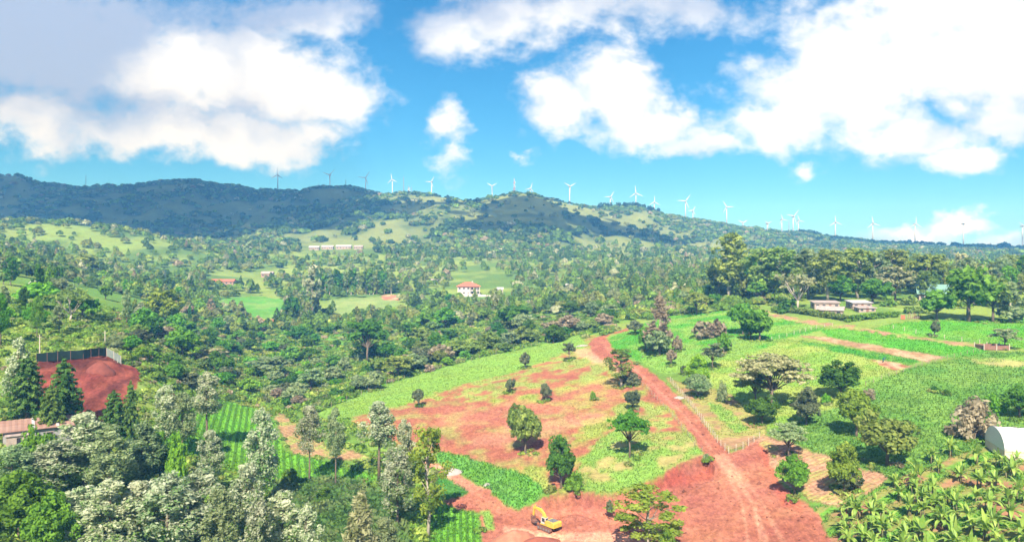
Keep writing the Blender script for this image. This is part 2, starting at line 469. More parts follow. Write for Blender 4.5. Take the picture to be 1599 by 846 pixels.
# name, polygon (photograph pixels), depth range, colour, second colour (patches), share of patches, patch size, rows (angle, spacing, amount, colour), jitter
ROAD = [(985, 514, 8), (960, 518, 12), (942, 524, 14), (933, 532, 14), (939, 545, 16), (961, 560, 15), (998, 580, 14), (1030, 606, 13), (1060, 636, 13), (1088, 668, 14), (1114, 700, 17), (1140, 728, 24)]
def road_poly():
    l = []; r = []
    for x, y, w in ROAD:
        l.append((x - w, y + (4 if y < 540 else 3))); r.append((x + w, y - (4 if y < 540 else 3)))
    return l + r[::-1]
REG = [
 ('valley_floor', [(190, 540), (300, 480), (420, 505), (640, 495), (960, 490), (960, 515), (880, 535), (760, 555), (640, 590), (500, 640), (430, 640), (330, 610), (230, 600)], (200, 600), C_VAL, (0.09, 0.22, 0.03), .5, 9, None, 6),
 ('cleared_slope', [(545, 650), (560, 643), (640, 622), (700, 603), (790, 577), (880, 545), (925, 522), (960, 545), (990, 575), (1050, 640), (1110, 705), (1100, 716), (1060, 728), (1020, 745), (960, 775), (900, 766), (870, 770), (830, 760), (760, 735), (690, 715), (600, 692), (560, 672)], (140, 330), C_SOIL, (0.22, 0.27, 0.06), .58, 5, None, 4),
 ('cleared_slope', [(555, 650), (640, 626), (730, 618), (800, 634), (880, 630), (910, 660), (885, 700), (860, 730), (790, 730), (700, 712), (610, 690)], (140, 330), C_SOIL, (0.24, 0.22, 0.075), .36, 4, None, 9),
 ('cleared_slope_grass', [(920, 700), (960, 670), (1010, 640), (1050, 655), (1105, 705), (1060, 727), (1020, 744), (960, 773), (905, 765), (900, 735)], (135, 260), C_GB, (0.30, 0.26, 0.10), .35, 4, None, 5),
 ('cleared_slope_grass', [(960, 640), (1000, 625), (1050, 648), (1085, 690), (1040, 690), (985, 690)], (135, 260), C_GD, C_SOIL, .35, 3, None, 7),
 ('cleared_slope_grass', [(690, 625), (740, 600), (830, 575), (900, 550), (935, 560), (950, 585), (880, 600), (800, 612), (740, 625)], (150, 330), C_GD, C_SOIL, .4, 4, None, 8),
 ('grass_strip', [(495, 645), (555, 617), (640, 588), (760, 556), (870, 535), (905, 520), (915, 540), (880, 552), (800, 582), (705, 606), (620, 634), (545, 652), (520, 658)], (180, 400), C_GB, (0.17, 0.29, 0.05), .4, 8, None, 4),
 ('green_bank', [(680, 705), (720, 712), (780, 728), (835, 745), (850, 768), (835, 782), (810, 795), (790, 790), (760, 765), (720, 740), (680, 725)], (130, 200), C_GL, (0.11, 0.27, 0.05), .4, 3, None, 4),
 ('pasture', [(948, 532), (975, 515), (1040, 495), (1120, 485), (1200, 492), (1290, 512), (1240, 528), (1190, 545), (1100, 570), (1070, 582), (1040, 585), (1008, 568), (965, 550)], (200, 400), C_GB, (0.07, 0.24, 0.025), .5, 10, None, 3),
 ('meadow', [(1190, 545), (1240, 526), (1380, 556), (1420, 572), (1400, 590), (1340, 622), (1260, 655), (1200, 668), (1150, 625), (1095, 590), (1080, 575)], (150, 300), (0.16, 0.28, 0.045), (0.24, 0.31, 0.07), .5, 7, None, 4),
 ('terraced_slope', [(1040, 590), (1080, 600), (1130, 608), (1170, 640), (1200, 668), (1185, 688), (1140, 706), (1115, 695), (1085, 655)], (140, 230), (0.24, 0.27, 0.07), C_TILL, .35, 4, (0.35, 1.5, .55, C_TILL), 3),
 ('terraced_slope_grass', [(1105, 625), (1140, 640), (1170, 672), (1150, 676), (1110, 640)], (140, 230), C_GB, C_GD, .2, 4, None, 3),
 ('pasture_upper', [(1330, 520), (1400, 504), (1480, 499), (1660, 496), (1660, 550), (1560, 540), (1480, 531), (1400, 520)], (200, 420), (0.085, 0.27, 0.025), (0.12, 0.29, 0.035), .4, 9, None, 2),
 ('tilled_strip', [(1245, 524), (1292, 526), (1475, 556), (1448, 565), (1385, 552)], (180, 330), C_TILL, C_STUB, .45, 3, (-0.30, 1.2, .5, (0.29, 0.20, 0.10)), 2),
 ('green_strip', [(1280, 514), (1330, 512), (1545, 547), (1520, 556), (1472, 557), (1292, 526)], (180, 330), (0.08, 0.27, 0.025), (0.11, 0.29, 0.035), .4, 6, None, 2),
 ('grass_verge', [(1235, 530), (1300, 538), (1385, 553), (1440, 564), (1420, 571), (1370, 562), (1300, 548)], (170, 330), (0.055, 0.21, 0.025), C_GB, .3, 6, None, 2),
 ('tilled_plot', [(1360, 561), (1385, 563), (1425, 572), (1395, 579)], (170, 330), C_SOIL, C_STUB, .4, 2, None, 2),
 ('crop_field', [(1345, 606), (1400, 583), (1440, 570), (1545, 549), (1660, 550), (1660, 640), (1545, 690), (1480, 722), (1390, 748), (1330, 725), (1262, 702), (1225, 680), (1262, 655), (1330, 625)], (120, 290), C_CROP, (0.16, 0.29, 0.055), .5, 7, (-0.26, 1.5, .5, (0.055, 0.14, 0.03)), 2),
 ('crop_field_edge', [(1500, 560), (1660, 552), (1660, 575), (1560, 572)], (120, 290), (0.16, 0.28, 0.05), (0.30, 0.30, 0.11), .4, 8, None, 4),
 ('stubble_field', [(1170, 690), (1195, 678), (1262, 702), (1330, 724), (1388, 746), (1372, 762), (1310, 792), (1270, 782), (1215, 748)], (110, 190), (0.36, 0.215, 0.14), (0.28, 0.27, 0.09), .4, 3, (-0.45, 1.3, .5, (0.30, 0.15, 0.09)), 4),
 ('banana_plot', [(1270, 790), (1310, 792), (1380, 758), (1480, 715), (1530, 692), (1700, 712), (1760, 950), (1285, 950)], (70, 160), (0.11, 0.25, 0.035), (0.28, 0.15, 0.09), .24, 4, (-0.5, 4.5, .45, (0.30, 0.15, 0.09)), 4),
 ('valley_field', [(285, 640), (335, 622), (400, 638), (425, 655), (445, 705), (590, 742), (600, 760), (560, 762), (430, 758), (330, 725), (262, 700), (240, 660)], (130, 260), C_CROPB, (0.13, 0.30, 0.03), .3, 7, (1.25, 1.6, .8, (0.045, 0.11, 0.02)), 4),
 ('tilled_field', [(425, 640), (450, 650), (480, 685), (560, 705), (590, 712), (570, 722), (500, 715), (455, 708), (436, 670)], (140, 260), C_TILL, (0.2, 0.27, 0.06), .35, 3, (0.9, 1.2, .45, (0.33, 0.24, 0.12)), 4),
 ('maize_patch', [(430, 757), (560, 760), (620, 790), (640, 900), (440, 900)], (80, 170), (0.10, 0.20, 0.05), (0.19, 0.25, 0.09), .45, 3, None, 4),
 ('bean_plot', [(672, 800), (690, 783), (745, 797), (750, 850), (755, 930), (650, 930)], (90, 150), C_CROPB, (0.12, 0.30, 0.03), .3, 4, (1.5, 1.15, .8, (0.04, 0.10, 0.02)), 2),
 ('green_plot', [(676, 748), (690, 742), (745, 772), (740, 782), (680, 782)], (110, 180), (0.05, 0.17, 0.03), (0.07, 0.2, 0.04), .3, 4, (0.6, 1.2, .4, (0.03, 0.1, 0.02)), 2),
 ('farm_path', [(660, 715), (690, 727), (745, 757), (768, 765), (770, 785), (745, 778), (685, 738), (655, 724)], (110, 190), (0.36, 0.17, 0.11), C_PALE, .3, 2, None, 3),
 ('excavated_ground', [(690, 782), (735, 770), (762, 764), (790, 788), (812, 796), (838, 784), (870, 769), (900, 765), (958, 776), (1020, 746), (1062, 729), (1105, 712), (1145, 706), (1180, 688), (1197, 700), (1210, 745), (1245, 778), (1275, 800), (1300, 846), (1340, 1000), (700, 1000), (752, 880), (748, 802), (705, 792)], (75, 180), C_SOIL, (0.305, 0.12, 0.08), .5, 5, None, 3),
 ('weedy_verge', [(752, 800), (768, 797), (772, 825), (758, 828)], (100, 160), C_GB, C_GD, .3, 2, None, 3),
 ('dirt_road', road_poly(), (120, 340), (0.265, 0.098, 0.064), (0.31, 0.122, 0.083), .4, 4, None, 2),
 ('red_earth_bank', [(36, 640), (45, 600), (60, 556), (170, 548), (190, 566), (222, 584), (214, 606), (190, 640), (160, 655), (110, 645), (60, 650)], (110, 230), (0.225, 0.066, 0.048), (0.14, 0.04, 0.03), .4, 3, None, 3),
 ('terrace_field', [(512, 468), (600, 462), (622, 470), (618, 488), (590, 494), (512, 495)], (380, 640), (0.17, 0.24, 0.08), (0.22, 0.27, 0.10), .4, 12, (0.2, 5, .3, (0.10, 0.2, 0.05)), 3),
 ('terrace_field_soil', [(595, 461), (622, 460), (622, 469), (597, 468)], (380, 640), (0.34, 0.13, 0.09), C_STUB, .3, 4, None, 2),
 ('terrace_field', [(340, 466), (400, 462), (446, 468), (444, 496), (390, 500), (345, 492)], (330, 640), (0.085, 0.23, 0.035), (0.14, 0.26, 0.06), .4, 12, None, 4),
 ('terrace_field_soil', [(388, 497), (446, 499), (442, 506), (392, 507)], (330, 640), (0.36, 0.13, 0.09), C_STUB, .3, 4, None, 2),
 ('hill_path', [(1180, 482), (1205, 487), (1262, 501), (1330, 509), (1400, 520), (1480, 533), (1575, 541), (1575, 546), (1480, 537.5), (1400, 524.5), (1330, 514), (1262, 506), (1200, 494), (1175, 490)], (180, 420), (0.29, 0.16, 0.105), C_GD, .35, 3, None, 4),
]
# grid: columns of constant x/Y, rows of constant Y
u_fine = np.arange(-70, 1671, 1.75)
u_px = np.concatenate((np.linspace(-3200, -80, 60), u_fine, np.linspace(1680, 4800, 60)))
yr = [58.0, 66, 75, 84]
y_ = 90.0
while y_ < 2600:
    yr.append(y_); y_ *= 1.0048
yr += [2700, 3000, 3500, 4200, 5000]
yr = np.array([-400, -200, -80, 0, 40] + yr)
UU, YY = np.meshgrid((u_px - 799.5) / F, yr)
XX = UU * np.maximum(YY, 50)
ZZ = zf(XX, YY)
PX = 799.5 + F * XX / np.maximum(YY, 50)
PY = HOR - (ZZ - CAMZ) / np.maximum(YY, 50) * F
Hh, Ww = ZZ.shape
# land cover
n_a = fbm(XX / 6.0, YY / 6.0, 5); n_b = fbm(XX / 45.0 + 9, YY / 45.0, 4); n_c = fbm(XX / 1.7, YY / 1.7 + 40, 3)
def mix3(a, b, t):
    t = t[..., None]
    return np.asarray(a) * (1 - t) + np.asarray(b) * t
colr = mix3((0.10, 0.19, 0.035), (0.18, 0.25, 0.055), sstep(.35, .65, n_b))
far = sstep(420, 650, YY)
colr = colr * (1 - far[..., None]) + far[..., None] * mix3((0.09, 0.155, 0.035), (0.19, 0.25, 0.06), sstep(.35, .62, n_b))
hill = sstep(850, 1050, YY)
nh = fbm(XX / 110.0, YY / 200.0 + 2, 5); nh2 = fbm(XX / 28.0, YY / 45.0 + 2, 4)
hc = mix3((0.045, 0.085, 0.03), (0.17, 0.20, 0.065), sstep(.38, .66, nh * .6 + nh2 * .4))
crest = sstep(285, 330, PY) * 0
for (yc, yf, cr) in RIDGE[1:3]:
    cr = np.array(cr, float)
    d = PY - np.interp(PX, cr[:, 0], cr[:, 1])
    crest = np.maximum(crest, (1 - sstep(3, 26, d)) * (np.abs(YY - yc) < 330))
hc = mix3(hc, (0.24, 0.24, 0.10), crest * sstep(.3, .55, nh2) * .8) if False else hc * (1 - (crest * .4)[..., None]) + np.array((0.20, 0.23, 0.09)) * (crest * .4)[..., None]
colr = colr * (1 - hill[..., None]) + hc * hill[..., None]
lefthill = in_poly(PX, PY, [(40, 348), (120, 350), (260, 372), (330, 400), (300, 425), (160, 440), (60, 430)]) & (YY > 400) & (YY < 920)
colr = np.where(lefthill[..., None], mix3((0.09, 0.155, 0.04), (0.18, 0.25, 0.06), sstep(.44, .64, nh2)), colr)
cls = np.zeros(ZZ.shape, int)
rowc = np.zeros(ZZ.shape); rowa = np.zeros(ZZ.shape); rowk = np.zeros(ZZ.shape + (3,)); soil = np.zeros(ZZ.shape)
for ri, (nm, poly, (y0, y1), c1, c2, sh, ps, rows, jit) in enumerate(REG):
    jx = (fbm(XX / 2.5 + ri, YY / 2.5, 3) - .5) * 4 * jit; jy = (fbm(XX / 2.5 - ri, YY / 2.5 + 31, 3) - .5) * 2.2 * jit
    m = in_poly(PX + jx, PY + jy, poly) & (YY > y0) & (YY < y1)
    nn = fbm(XX / ps + 3 * ri, YY / ps, 4)
    tw = .2 if nm == 'cleared_slope' else .11
    t = sstep(.5 - tw, .5 + tw, nn + (sh - .5) * .5 + (n_c - .5) * .25)
    cc = mix3(c1, c2, t)
    colr = np.where(m[..., None], cc, colr)
    cls = np.where(m, ri + 1, cls)
    rowa = np.where(m, 0, rowa)
    soil = np.where(m, 1.0 if c1[0] > c1[1] else 0.0, soil)
    if rows:
        an, spc, am, rc = rows
        rowc = np.where(m, (XX * math.sin(an) + YY * math.cos(an)) / spc, rowc)
        rowa = np.where(m, am, rowa); rowk = np.where(m[..., None], np.array(rc), rowk)
# the red slope turns greener in drifts, and pale wheel tracks cross the excavated ground
trk = np.zeros(ZZ.shape)
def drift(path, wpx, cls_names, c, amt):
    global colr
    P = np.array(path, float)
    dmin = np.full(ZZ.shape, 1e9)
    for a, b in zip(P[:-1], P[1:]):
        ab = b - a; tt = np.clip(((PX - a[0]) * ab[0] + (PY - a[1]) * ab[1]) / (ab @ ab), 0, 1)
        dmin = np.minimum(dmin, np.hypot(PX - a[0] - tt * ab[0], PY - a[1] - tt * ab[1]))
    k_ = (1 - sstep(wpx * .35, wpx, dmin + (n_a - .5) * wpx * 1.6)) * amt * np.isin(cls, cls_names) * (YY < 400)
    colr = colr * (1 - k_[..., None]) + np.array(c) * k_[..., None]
nmi = {}
for ri, r_ in enumerate(REG): nmi.setdefault(r_[0], []).append(ri + 1)
EX = nmi['excavated_ground'] + nmi['dirt_road']
for a_, b_, c_, d_, e_, w_ in [(1118, 1143, 1160, 1168, 1172, 4), (1128, 1156, 1176, 1196, 1212, 7), (1134, 1166, 1192, 1224, 1250, 4), (1120, 1150, 1180, 1188, 1185, 3)]:
    drift([(a_, 712), (b_, 750), (c_, 790), (d_, 846), (e_, 930)], w_, EX, (0.46, 0.24, 0.16), .45)
drift([(62, 570), (120, 567), (168, 562), (186, 572)], 9, nmi['red_earth_bank'], (0.075, 0.024, 0.02), .9)  # shade under the netting fence, painted into the soil colour
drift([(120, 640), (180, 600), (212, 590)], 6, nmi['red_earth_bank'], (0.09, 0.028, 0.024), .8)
drift([(1195, 700), (1215, 760), (1250, 800)], 12, EX, (0.34, 0.10, 0.065), .7)
drift([(840, 790), (900, 783), (960, 792), (1000, 775)], 12, EX, (0.46, 0.17, 0.11), .6)
drift([(790, 826), (870, 838), (950, 836), (1010, 850)], 9, EX, (0.55, 0.27, 0.18), .8)
drift([(1010, 750), (1060, 735), (1105, 728)], 11, EX, (0.30, 0.085, 0.055), .8)
drift([(945, 540), (1000, 583), (1060, 640), (1110, 700)], 3, EX, (0.46, 0.2, 0.14), .6)
drift([(905, 545), (930, 560), (960, 570)], 10, nmi['cleared_slope'] + nmi['cleared_slope_grass'], (0.45, 0.26, 0.19), .6)
drift([(700, 655), (760, 650), (860, 630), (950, 610)], 22, nmi['cleared_slope'], (0.36, 0.15, 0.10), .4)
drift([(750, 690), (830, 670), (940, 650)], 16, nmi['cleared_slope'], (0.38, 0.2, 0.13), .45)
# blur once so that covers grade into each other
for _ in range(1):
    cs = colr.copy()
    cs[1:-1, 1:-1] = (colr[1:-1, 1:-1] * 2 + colr[:-2, 1:-1] + colr[2:, 1:-1] + colr[1:-1, :-2] + colr[1:-1, 2:]) / 6
    colr = cs
# relief of worked soil, and the bank cut behind the excavator
wk = np.isin(cls, EX + nmi['red_earth_bank'])
ZZ = ZZ + wk * ((n_a - .5) * np.where(np.isin(cls, nmi['red_earth_bank']), 2.6, 0.9) + (n_c - .5) * 0.35) + np.isin(cls, nmi['cleared_slope']) * (n_a - .5) * .7
edge = np.interp(PX, [826, 840, 870, 900, 958, 1020, 1062, 1105, 1140], [792, 784, 769, 765, 776, 746, 729, 712, 706])
dd = PY - edge + (n_a - .5) * 8
ZZ = ZZ - np.isin(cls, nmi['excavated_ground']) * (PX > 826) * (PX < 1140) * (YY < 190) * 1.9 * sstep(0, 9, dd) * (1 - sstep(22, 46, dd)) * sstep(826, 850, PX) * (1 - sstep(1100, 1140, PX))
ZZ = ZZ + (~wk & (YY < 500)) * (n_c - .5) * 0.25

m_t, t_ = mat('land'); g = G(t_)
a_c = g.n('ShaderNodeAttribute', attribute_name='land_col')
a_r = g.n('ShaderNodeAttribute', attribute_name='row')
a_ra = g.n('ShaderNodeAttribute', attribute_name='row_amount')
a_rk = g.n('ShaderNodeAttribute', attribute_name='row_col')
a_s = g.n('ShaderNodeAttribute', attribute_name='soil')
tcn = g.n('ShaderNodeTexCoord')
na = g.n('ShaderNodeTexNoise', {'Vector': tcn.outputs['Object'], 'Scale': 0.9, 'Detail': 8.0, 'Roughness': 0.68})
nb = g.n('ShaderNodeTexNoise', {'Vector': tcn.outputs['Object'], 'Scale': 0.11, 'Detail': 5.0, 'Roughness': 0.6})
nr = g.n('ShaderNodeTexNoise', {'Vector': tcn.outputs['Object'], 'Scale': 0.6, 'Detail': 4.0})
rr = g.n('ShaderNodeMath', {0: nr.outputs['Fac'], 1: 0.3, 2: a_r.outputs['Fac']}, operation='MULTIPLY_ADD')
sn = g.n('ShaderNodeMath', {0: g.n('ShaderNodeMath', {0: rr.outputs[0], 1: 6.28318}, operation='MULTIPLY').outputs[0]}, operation='SINE')
sm = g.n('ShaderNodeMapRange', {'Value': sn.outputs[0], 'From Min': -0.5, 'From Max': 0.7}, interpolation_type='SMOOTHSTEP')
rf = g.n('ShaderNodeMath', {0: sm.outputs[0], 1: a_ra.outputs['Fac']}, operation='MULTIPLY')
mx1 = g.n('ShaderNodeMix', {'Factor': rf.outputs[0], 'A': a_c.outputs['Color'], 'B': a_rk.outputs['Color']}, data_type='RGBA')
v1 = g.n('ShaderNodeMapRange', {'Value': na.outputs['Fac'], 'From Min': 0.25, 'From Max': 0.75, 'To Min': 0.62, 'To Max': 1.38})
v2 = g.n('ShaderNodeMapRange', {'Value': nb.outputs['Fac'], 'From Min': 0.3, 'From Max': 0.7, 'To Min': 0.86, 'To Max': 1.14})
mps = g.n('ShaderNodeMapping', {'Vector': tcn.outputs['Object'], 'Scale': (1.0, 0.35, 1.0), 'Rotation': (0, 0, 0.5)})
ns = g.n('ShaderNodeTexNoise', {'Vector': mps.outputs[0], 'Scale': 1.9, 'Detail': 9.0, 'Roughness': 0.75})
v3 = g.n('ShaderNodeMapRange', {'Value': ns.outputs['Fac'], 'From Min': 0.3, 'From Max': 0.7, 'To Min': 0.62, 'To Max': 1.36})
v3m = g.n('ShaderNodeMix', {'Factor': a_s.outputs['Fac'], 'A': 1.0, 'B': v3.outputs[0]}, data_type='FLOAT')
vm0 = g.n('ShaderNodeMath', {0: v1.outputs[0], 1: v2.outputs[0]}, operation='MULTIPLY')
vm = g.n('ShaderNodeMath', {0: vm0.outputs[0], 1: v3m.outputs[0]}, operation='MULTIPLY')
hsv = g.n('ShaderNodeHueSaturation', {'Color': mx1.outputs['Result'], 'Value': vm.outputs[0],
          'Hue': g.n('ShaderNodeMapRange', {'Value': nb.outputs['Fac'], 'From Min': 0.3, 'From Max': 0.7, 'To Min': 0.49, 'To Max': 0.51}).outputs[0]})
bmp = g.n('ShaderNodeBump', {'Height': g.n('ShaderNodeMath', {0: na.outputs['Fac'], 1: rf.outputs[0]}, operation='ADD').outputs[0], 'Strength': 0.6, 'Distance': 0.5})
bs = g.n('ShaderNodeBsdfDiffuse', {'Color': hsv.outputs[0], 'Roughness': 0.6, 'Normal': bmp.outputs[0]})
g.n('ShaderNodeOutputMaterial', {'Surface': bs.outputs[0]})
M_LAND = m_t

idx = np.arange(Hh * Ww).reshape(Hh, Ww)
quads = np.stack((idx[:-1, :-1], idx[:-1, 1:], idx[1:, 1:], idx[1:, :-1]), -1).reshape(-1, 4)
fc = cls[:-1, :-1].reshape(-1)
V = np.stack((XX, YY, ZZ), -1).reshape(-1, 3)
fl = lambda a: a.reshape((-1,) + a.shape[2:])
A_col, A_rc, A_ra, A_rk, A_s = fl(colr), fl(rowc), fl(rowa), fl(rowk), fl(soil)
MERGE = {'cleared_slope_grass': 'cleared_slope', 'crop_field_edge': 'crop_field', 'terraced_slope_grass': 'terraced_slope', 'valley_floor': 'ground',
         'weedy_verge': 'excavated_ground', 'green_bank': 'grass_strip', 'terrace_field_soil': 'terrace_field', 'pasture_upper': 'pasture', 'green_strip': 'pasture', 'grass_verge': 'meadow'}
names = ['ground'] + [MERGE.get(r_[0], r_[0]) for r_ in REG]
NICE = {}
for nm in dict.fromkeys(names):
    ids = [i for i, n_ in enumerate(names) if n_ == nm]
    q = quads[np.isin(fc, ids)]
    if not len(q): continue
    us, inv = np.unique(q.ravel(), return_inverse=True)
    me = np_mesh(nm, V[us], inv.reshape(-1, 4), mats=(M_LAND,), smooth=True)
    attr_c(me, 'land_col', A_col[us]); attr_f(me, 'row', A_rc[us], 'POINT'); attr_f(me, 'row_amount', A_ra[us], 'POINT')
    attr_c(me, 'row_col', A_rk[us]); attr_f(me, 'soil', A_s[us], 'POINT')
    tag(link(nm, me), kind='structure')
# ---------------------------------------------------------------- trees
def nrm(a):
    return a / (np.linalg.norm(a, axis=-1, keepdims=True) + 1e-9)
def leaves(c, r, n, size, rg, upb=0.35, asp=1.7, shell=0.55, jit=0.6, tvar=0.16, tgrad=None):
    "leaf-sized diamonds spread through puffs: centres c (P,3), radii r (P,3), n leaves per puff"
    P_ = len(c)
    d = nrm(rg.normal(size=(P_, n, 3)))
    rad = (shell + (1 - shell) * rg.random((P_, n, 1)))
    p = c[:, None] + r[:, None] * d * rad
    nn = nrm(d + rg.normal(size=(P_, n, 3)) * jit + np.array((0, 0, upb)))
    t = nrm(np.cross(nn, rg.normal(size=(P_, n, 3))))
    b = np.cross(nn, t)
    s = size * (0.65 + 0.7 * rg.random((P_, n, 1)))
    q = np.stack((p - t * s * asp / 2, p - b * s / 2, p + t * s * asp / 2, p + b * s / 2), 2).reshape(-1, 3)
    tone = 0.5 + rg.normal(size=(P_, 1)) * 0.2 + rg.normal(size=(P_, n)) * tvar
    if tgrad:      # species whose young top leaves are paler
        tone = tone + tgrad[2] * (2 * (p[..., 2] - tgrad[0]) / (tgrad[1] - tgrad[0]) - 1)
    tone = np.clip(tone, 0, 1).reshape(-1)
    f = np.arange(len(q)).reshape(-1, 4)
    return q, f, tone
def ball(rg, n, lo=-0.4):
    "points on a sphere, none far below the middle"
    d = nrm(rg.normal(size=(n * 3, 3)))
    return d[d[:, 2] > lo][:n]
def mbv(mb):
    "vertices, quads, triangles of an MB"
    f4 = [f for f in mb.f if len(f) == 4]; f3 = [f for f in mb.f if len(f) == 3]
    for f in mb.f:
        if len(f) > 4: f3 += [(f[0], f[i], f[i + 1]) for i in range(1, len(f) - 1)]
    return np.array(mb.v, float), np.array(f4, int), (np.array(f3, int) if f3 else None)
def sp_bare(rg, q):
    return sp_silver(rg, q, 7.6, .8)
def sp_silver(rg, q, z0_=4.2, k0=1.0):
    H = 16.0; n = int(70 * q['p'] * k0); t = rg.random(n) ** 0.8
    h = z0_ + t * (15.8 - z0_)
    Rr = 2.75 * np.minimum(1, t * 3.2 + .42) * np.sqrt(np.clip(1.02 - t ** 1.9, 0, 1)) * (0.7 + .45 * rg.random(n)); a = rg.random(n) * 6.28
    k_ = rg.random(n) ** .5
    c = np.stack((Rr * k_ * np.cos(a), Rr * k_ * np.sin(a), h), 1)
    r = np.stack((0.85 + .3 * rg.random(n),) * 2 + (1.05 + .4 * rg.random(n),), 1) * (1.15 - .55 * t)[:, None]
    tr = MB().tube([(0, 0, -.6), (.05, .03, 4), (.0, .1, 9), (0, 0, 14.5)], [.26, .2, .12, .03], 6)
    for i in rg.choice(n, min(n, 22), False):
        z0 = c[i, 2] - 0.9 - Rr[i] * .3
        tr.tube([(0, 0.05, z0), c[i]], [.06, .015], 4, False)
    return tr, leaves(c, r, int(115 * q['n']), .235 * q['s'], rg, .1, 1.9, .3, .6, .32, tgrad=(4, 16, .26)), H, 6.0
def sp_round(rg, q, H=7.0, Rx=3.2, flat=0.85, base=1.5):
    n = int(70 * q['p']); d = ball(rg, n, -.62)
    cz = base + (H - base) * .5; Rz = (H - base) * .5 - .4
    lob = sum(np.sin((d @ nrm(rg.normal(size=3))) * rg.uniform(2.5, 5) + rg.random() * 6.28) for _ in range(4))[:, None]
    lum = 0.84 + .20 * rg.random((len(d), 1)) + .13 * lob
    c = d * np.array((Rx - .6, Rx - .6, Rz)) * lum + np.array((0, 0, cz))
    r = (.45 + .65 * rg.random((len(d), 1))) * np.array((1, 1, .85))
    c2 = nrm(rg.normal(size=(14, 3))) * np.array((Rx, Rx, Rz)) * .45 + np.array((0, 0, cz))
    c = np.vstack((c, c2)); r = np.vstack((r, np.full((14, 3), 1.1)))
    tr = MB().tube([(0, 0, -.5), (.06, 0, base * .7), (0, .05, base + .6), (.1, .1, cz + Rz * .3)], [.28, .2, .16, .07], 7)
    for i in range(0, min(len(d), 18)):
        tr.tube([(0.03, .03, base + .2), (c[i] * .5 + np.array((0, 0, base * .5))), c[i]], [.11, .06, .02], 4, False)
    return tr, leaves(c, r, int(62 * q['n']), .30 * q['s'], rg, .35, 1.7, .55, .4), H, 2 * Rx
def sp_tall(rg, q):
    "eucalyptus: tall clear trunk and separate tufts of foliage at branch ends"
    H = 20.0; n = int((34 if q['p'] == 1 else 60) * q['p']); tr = MB()
    pts = [np.array((0, 0, -.6))]
    for k_ in range(1, 6): pts.append(np.array((rg.normal() * .35, rg.normal() * .35, k_ * 3.6)))
    tr.tube(pts, [.38, .3, .24, .18, .12, .05], 7)
    t = np.linspace(0, 1, n) ** .85
    h = 5.0 + t * 14.2
    a = np.arange(n) * 2.4 + rg.normal(size=n) * .5
    Rr = (.7 + 3.1 * np.sin(np.clip(t * .78 + .12, 0, 1) * math.pi)) * (.35 + .75 * rg.random(n))
    c = np.stack((Rr * np.cos(a), Rr * np.sin(a), h), 1)
    r = ((.75 if q['p'] == 1 else .9) + .85 * rg.random((n, 1))) * np.array((1.1, 1.1, .85))
    for i in range(n):
        z0 = min(max(2.5, h[i] - 1.4 - .5 * Rr[i]), 17.5)
        tr.tube([(0, 0, z0), c[i] * np.array((.6, .6, 1)) - np.array((0, 0, .5)), c[i]], [.09, .05, .015], 4, False)
    return tr, leaves(c, r, int(95 * q['n']), .36 * q['s'], rg, .15, 1.9, .4, .6), H, 8.0
def sp_umbrella(rg, q):
    "acacia: spreading limbs carry flat plates of foliage"
    H = 9.0; tr = MB()
    tr.tube([(0, 0, -.5), (.15, .05, 2), (.1, .2, 3.6)], [.26, .2, .16], 7)
    np_ = max(8, int(21 * min(1, q['p'] + .3))); C_ = []; Rr_ = []
    for i in range(np_):
        a = i * 2.4 + rg.normal() * .3; k_ = math.sqrt((i + .3) / np_)
        e = np.array((math.cos(a) * k_ * 3.6, math.sin(a) * k_ * 3.6, 8.3 - 2.7 * k_ ** 1.6 + rg.normal() * .6))
        tr.tube([(.1, .2, 3.2), e * np.array((.45, .45, .72)), e - np.array((0, 0, .25))], [.12, .07, .03], 5, False)
        m = int(8 * q['p']) + 2
        o = rg.normal(size=(m, 3)) * np.array((.85, .85, .2))
        C_.append(e + o); Rr_.append(np.tile((.75, .75, .3), (m, 1)) * (.8 + .5 * rg.random((m, 1))))
    return tr, leaves(np.vstack(C_), np.vstack(Rr_), int(34 * q['n']), .28 * q['s'], rg, .8, 1.7, .3, .6), H, 9.0
def sp_conifer(rg, q):
    "layered drooping boughs"
    H = 12.0; tr = MB().tube([(0, 0, -.5), (0, 0, 5), (0, 0, 11.6)], [.3, .2, .04], 7)
    C_ = []; R_ = []
    nl = int(13 * min(1, q['p'] + .2))
    for l in range(nl):
        t = l / nl; z = 1.6 + t * 9.8; L_ = 3.1 * (1 - t) ** .75 + .35; nb_ = max(4, int(8 - 4 * t))
        for k_ in range(nb_):
            a = k_ * 6.283 / nb_ + l * .7 + rg.normal() * .15; ll = L_ * (.7 + .5 * rg.random())
            for s in (.35, .65, 1.0):
                C_.append((math.cos(a) * ll * s, math.sin(a) * ll * s, z + .25 - .35 * s * s * ll * .5 + .15)); R_.append((.5, .5, .25))
            tr.tube([(0, 0, z), (math.cos(a) * ll, math.sin(a) * ll, z + .1 - .15 * ll)], [.05, .012], 4, False)
    C_.append((0, 0, 11.6)); R_.append((.3, .3, .7))
    return tr, leaves(np.array(C_), np.array(R_) * 1.15, max(4, int(20 * q['n'])), .34 * q['s'], rg, .5, 2.2, .2, .6), H, 6.6
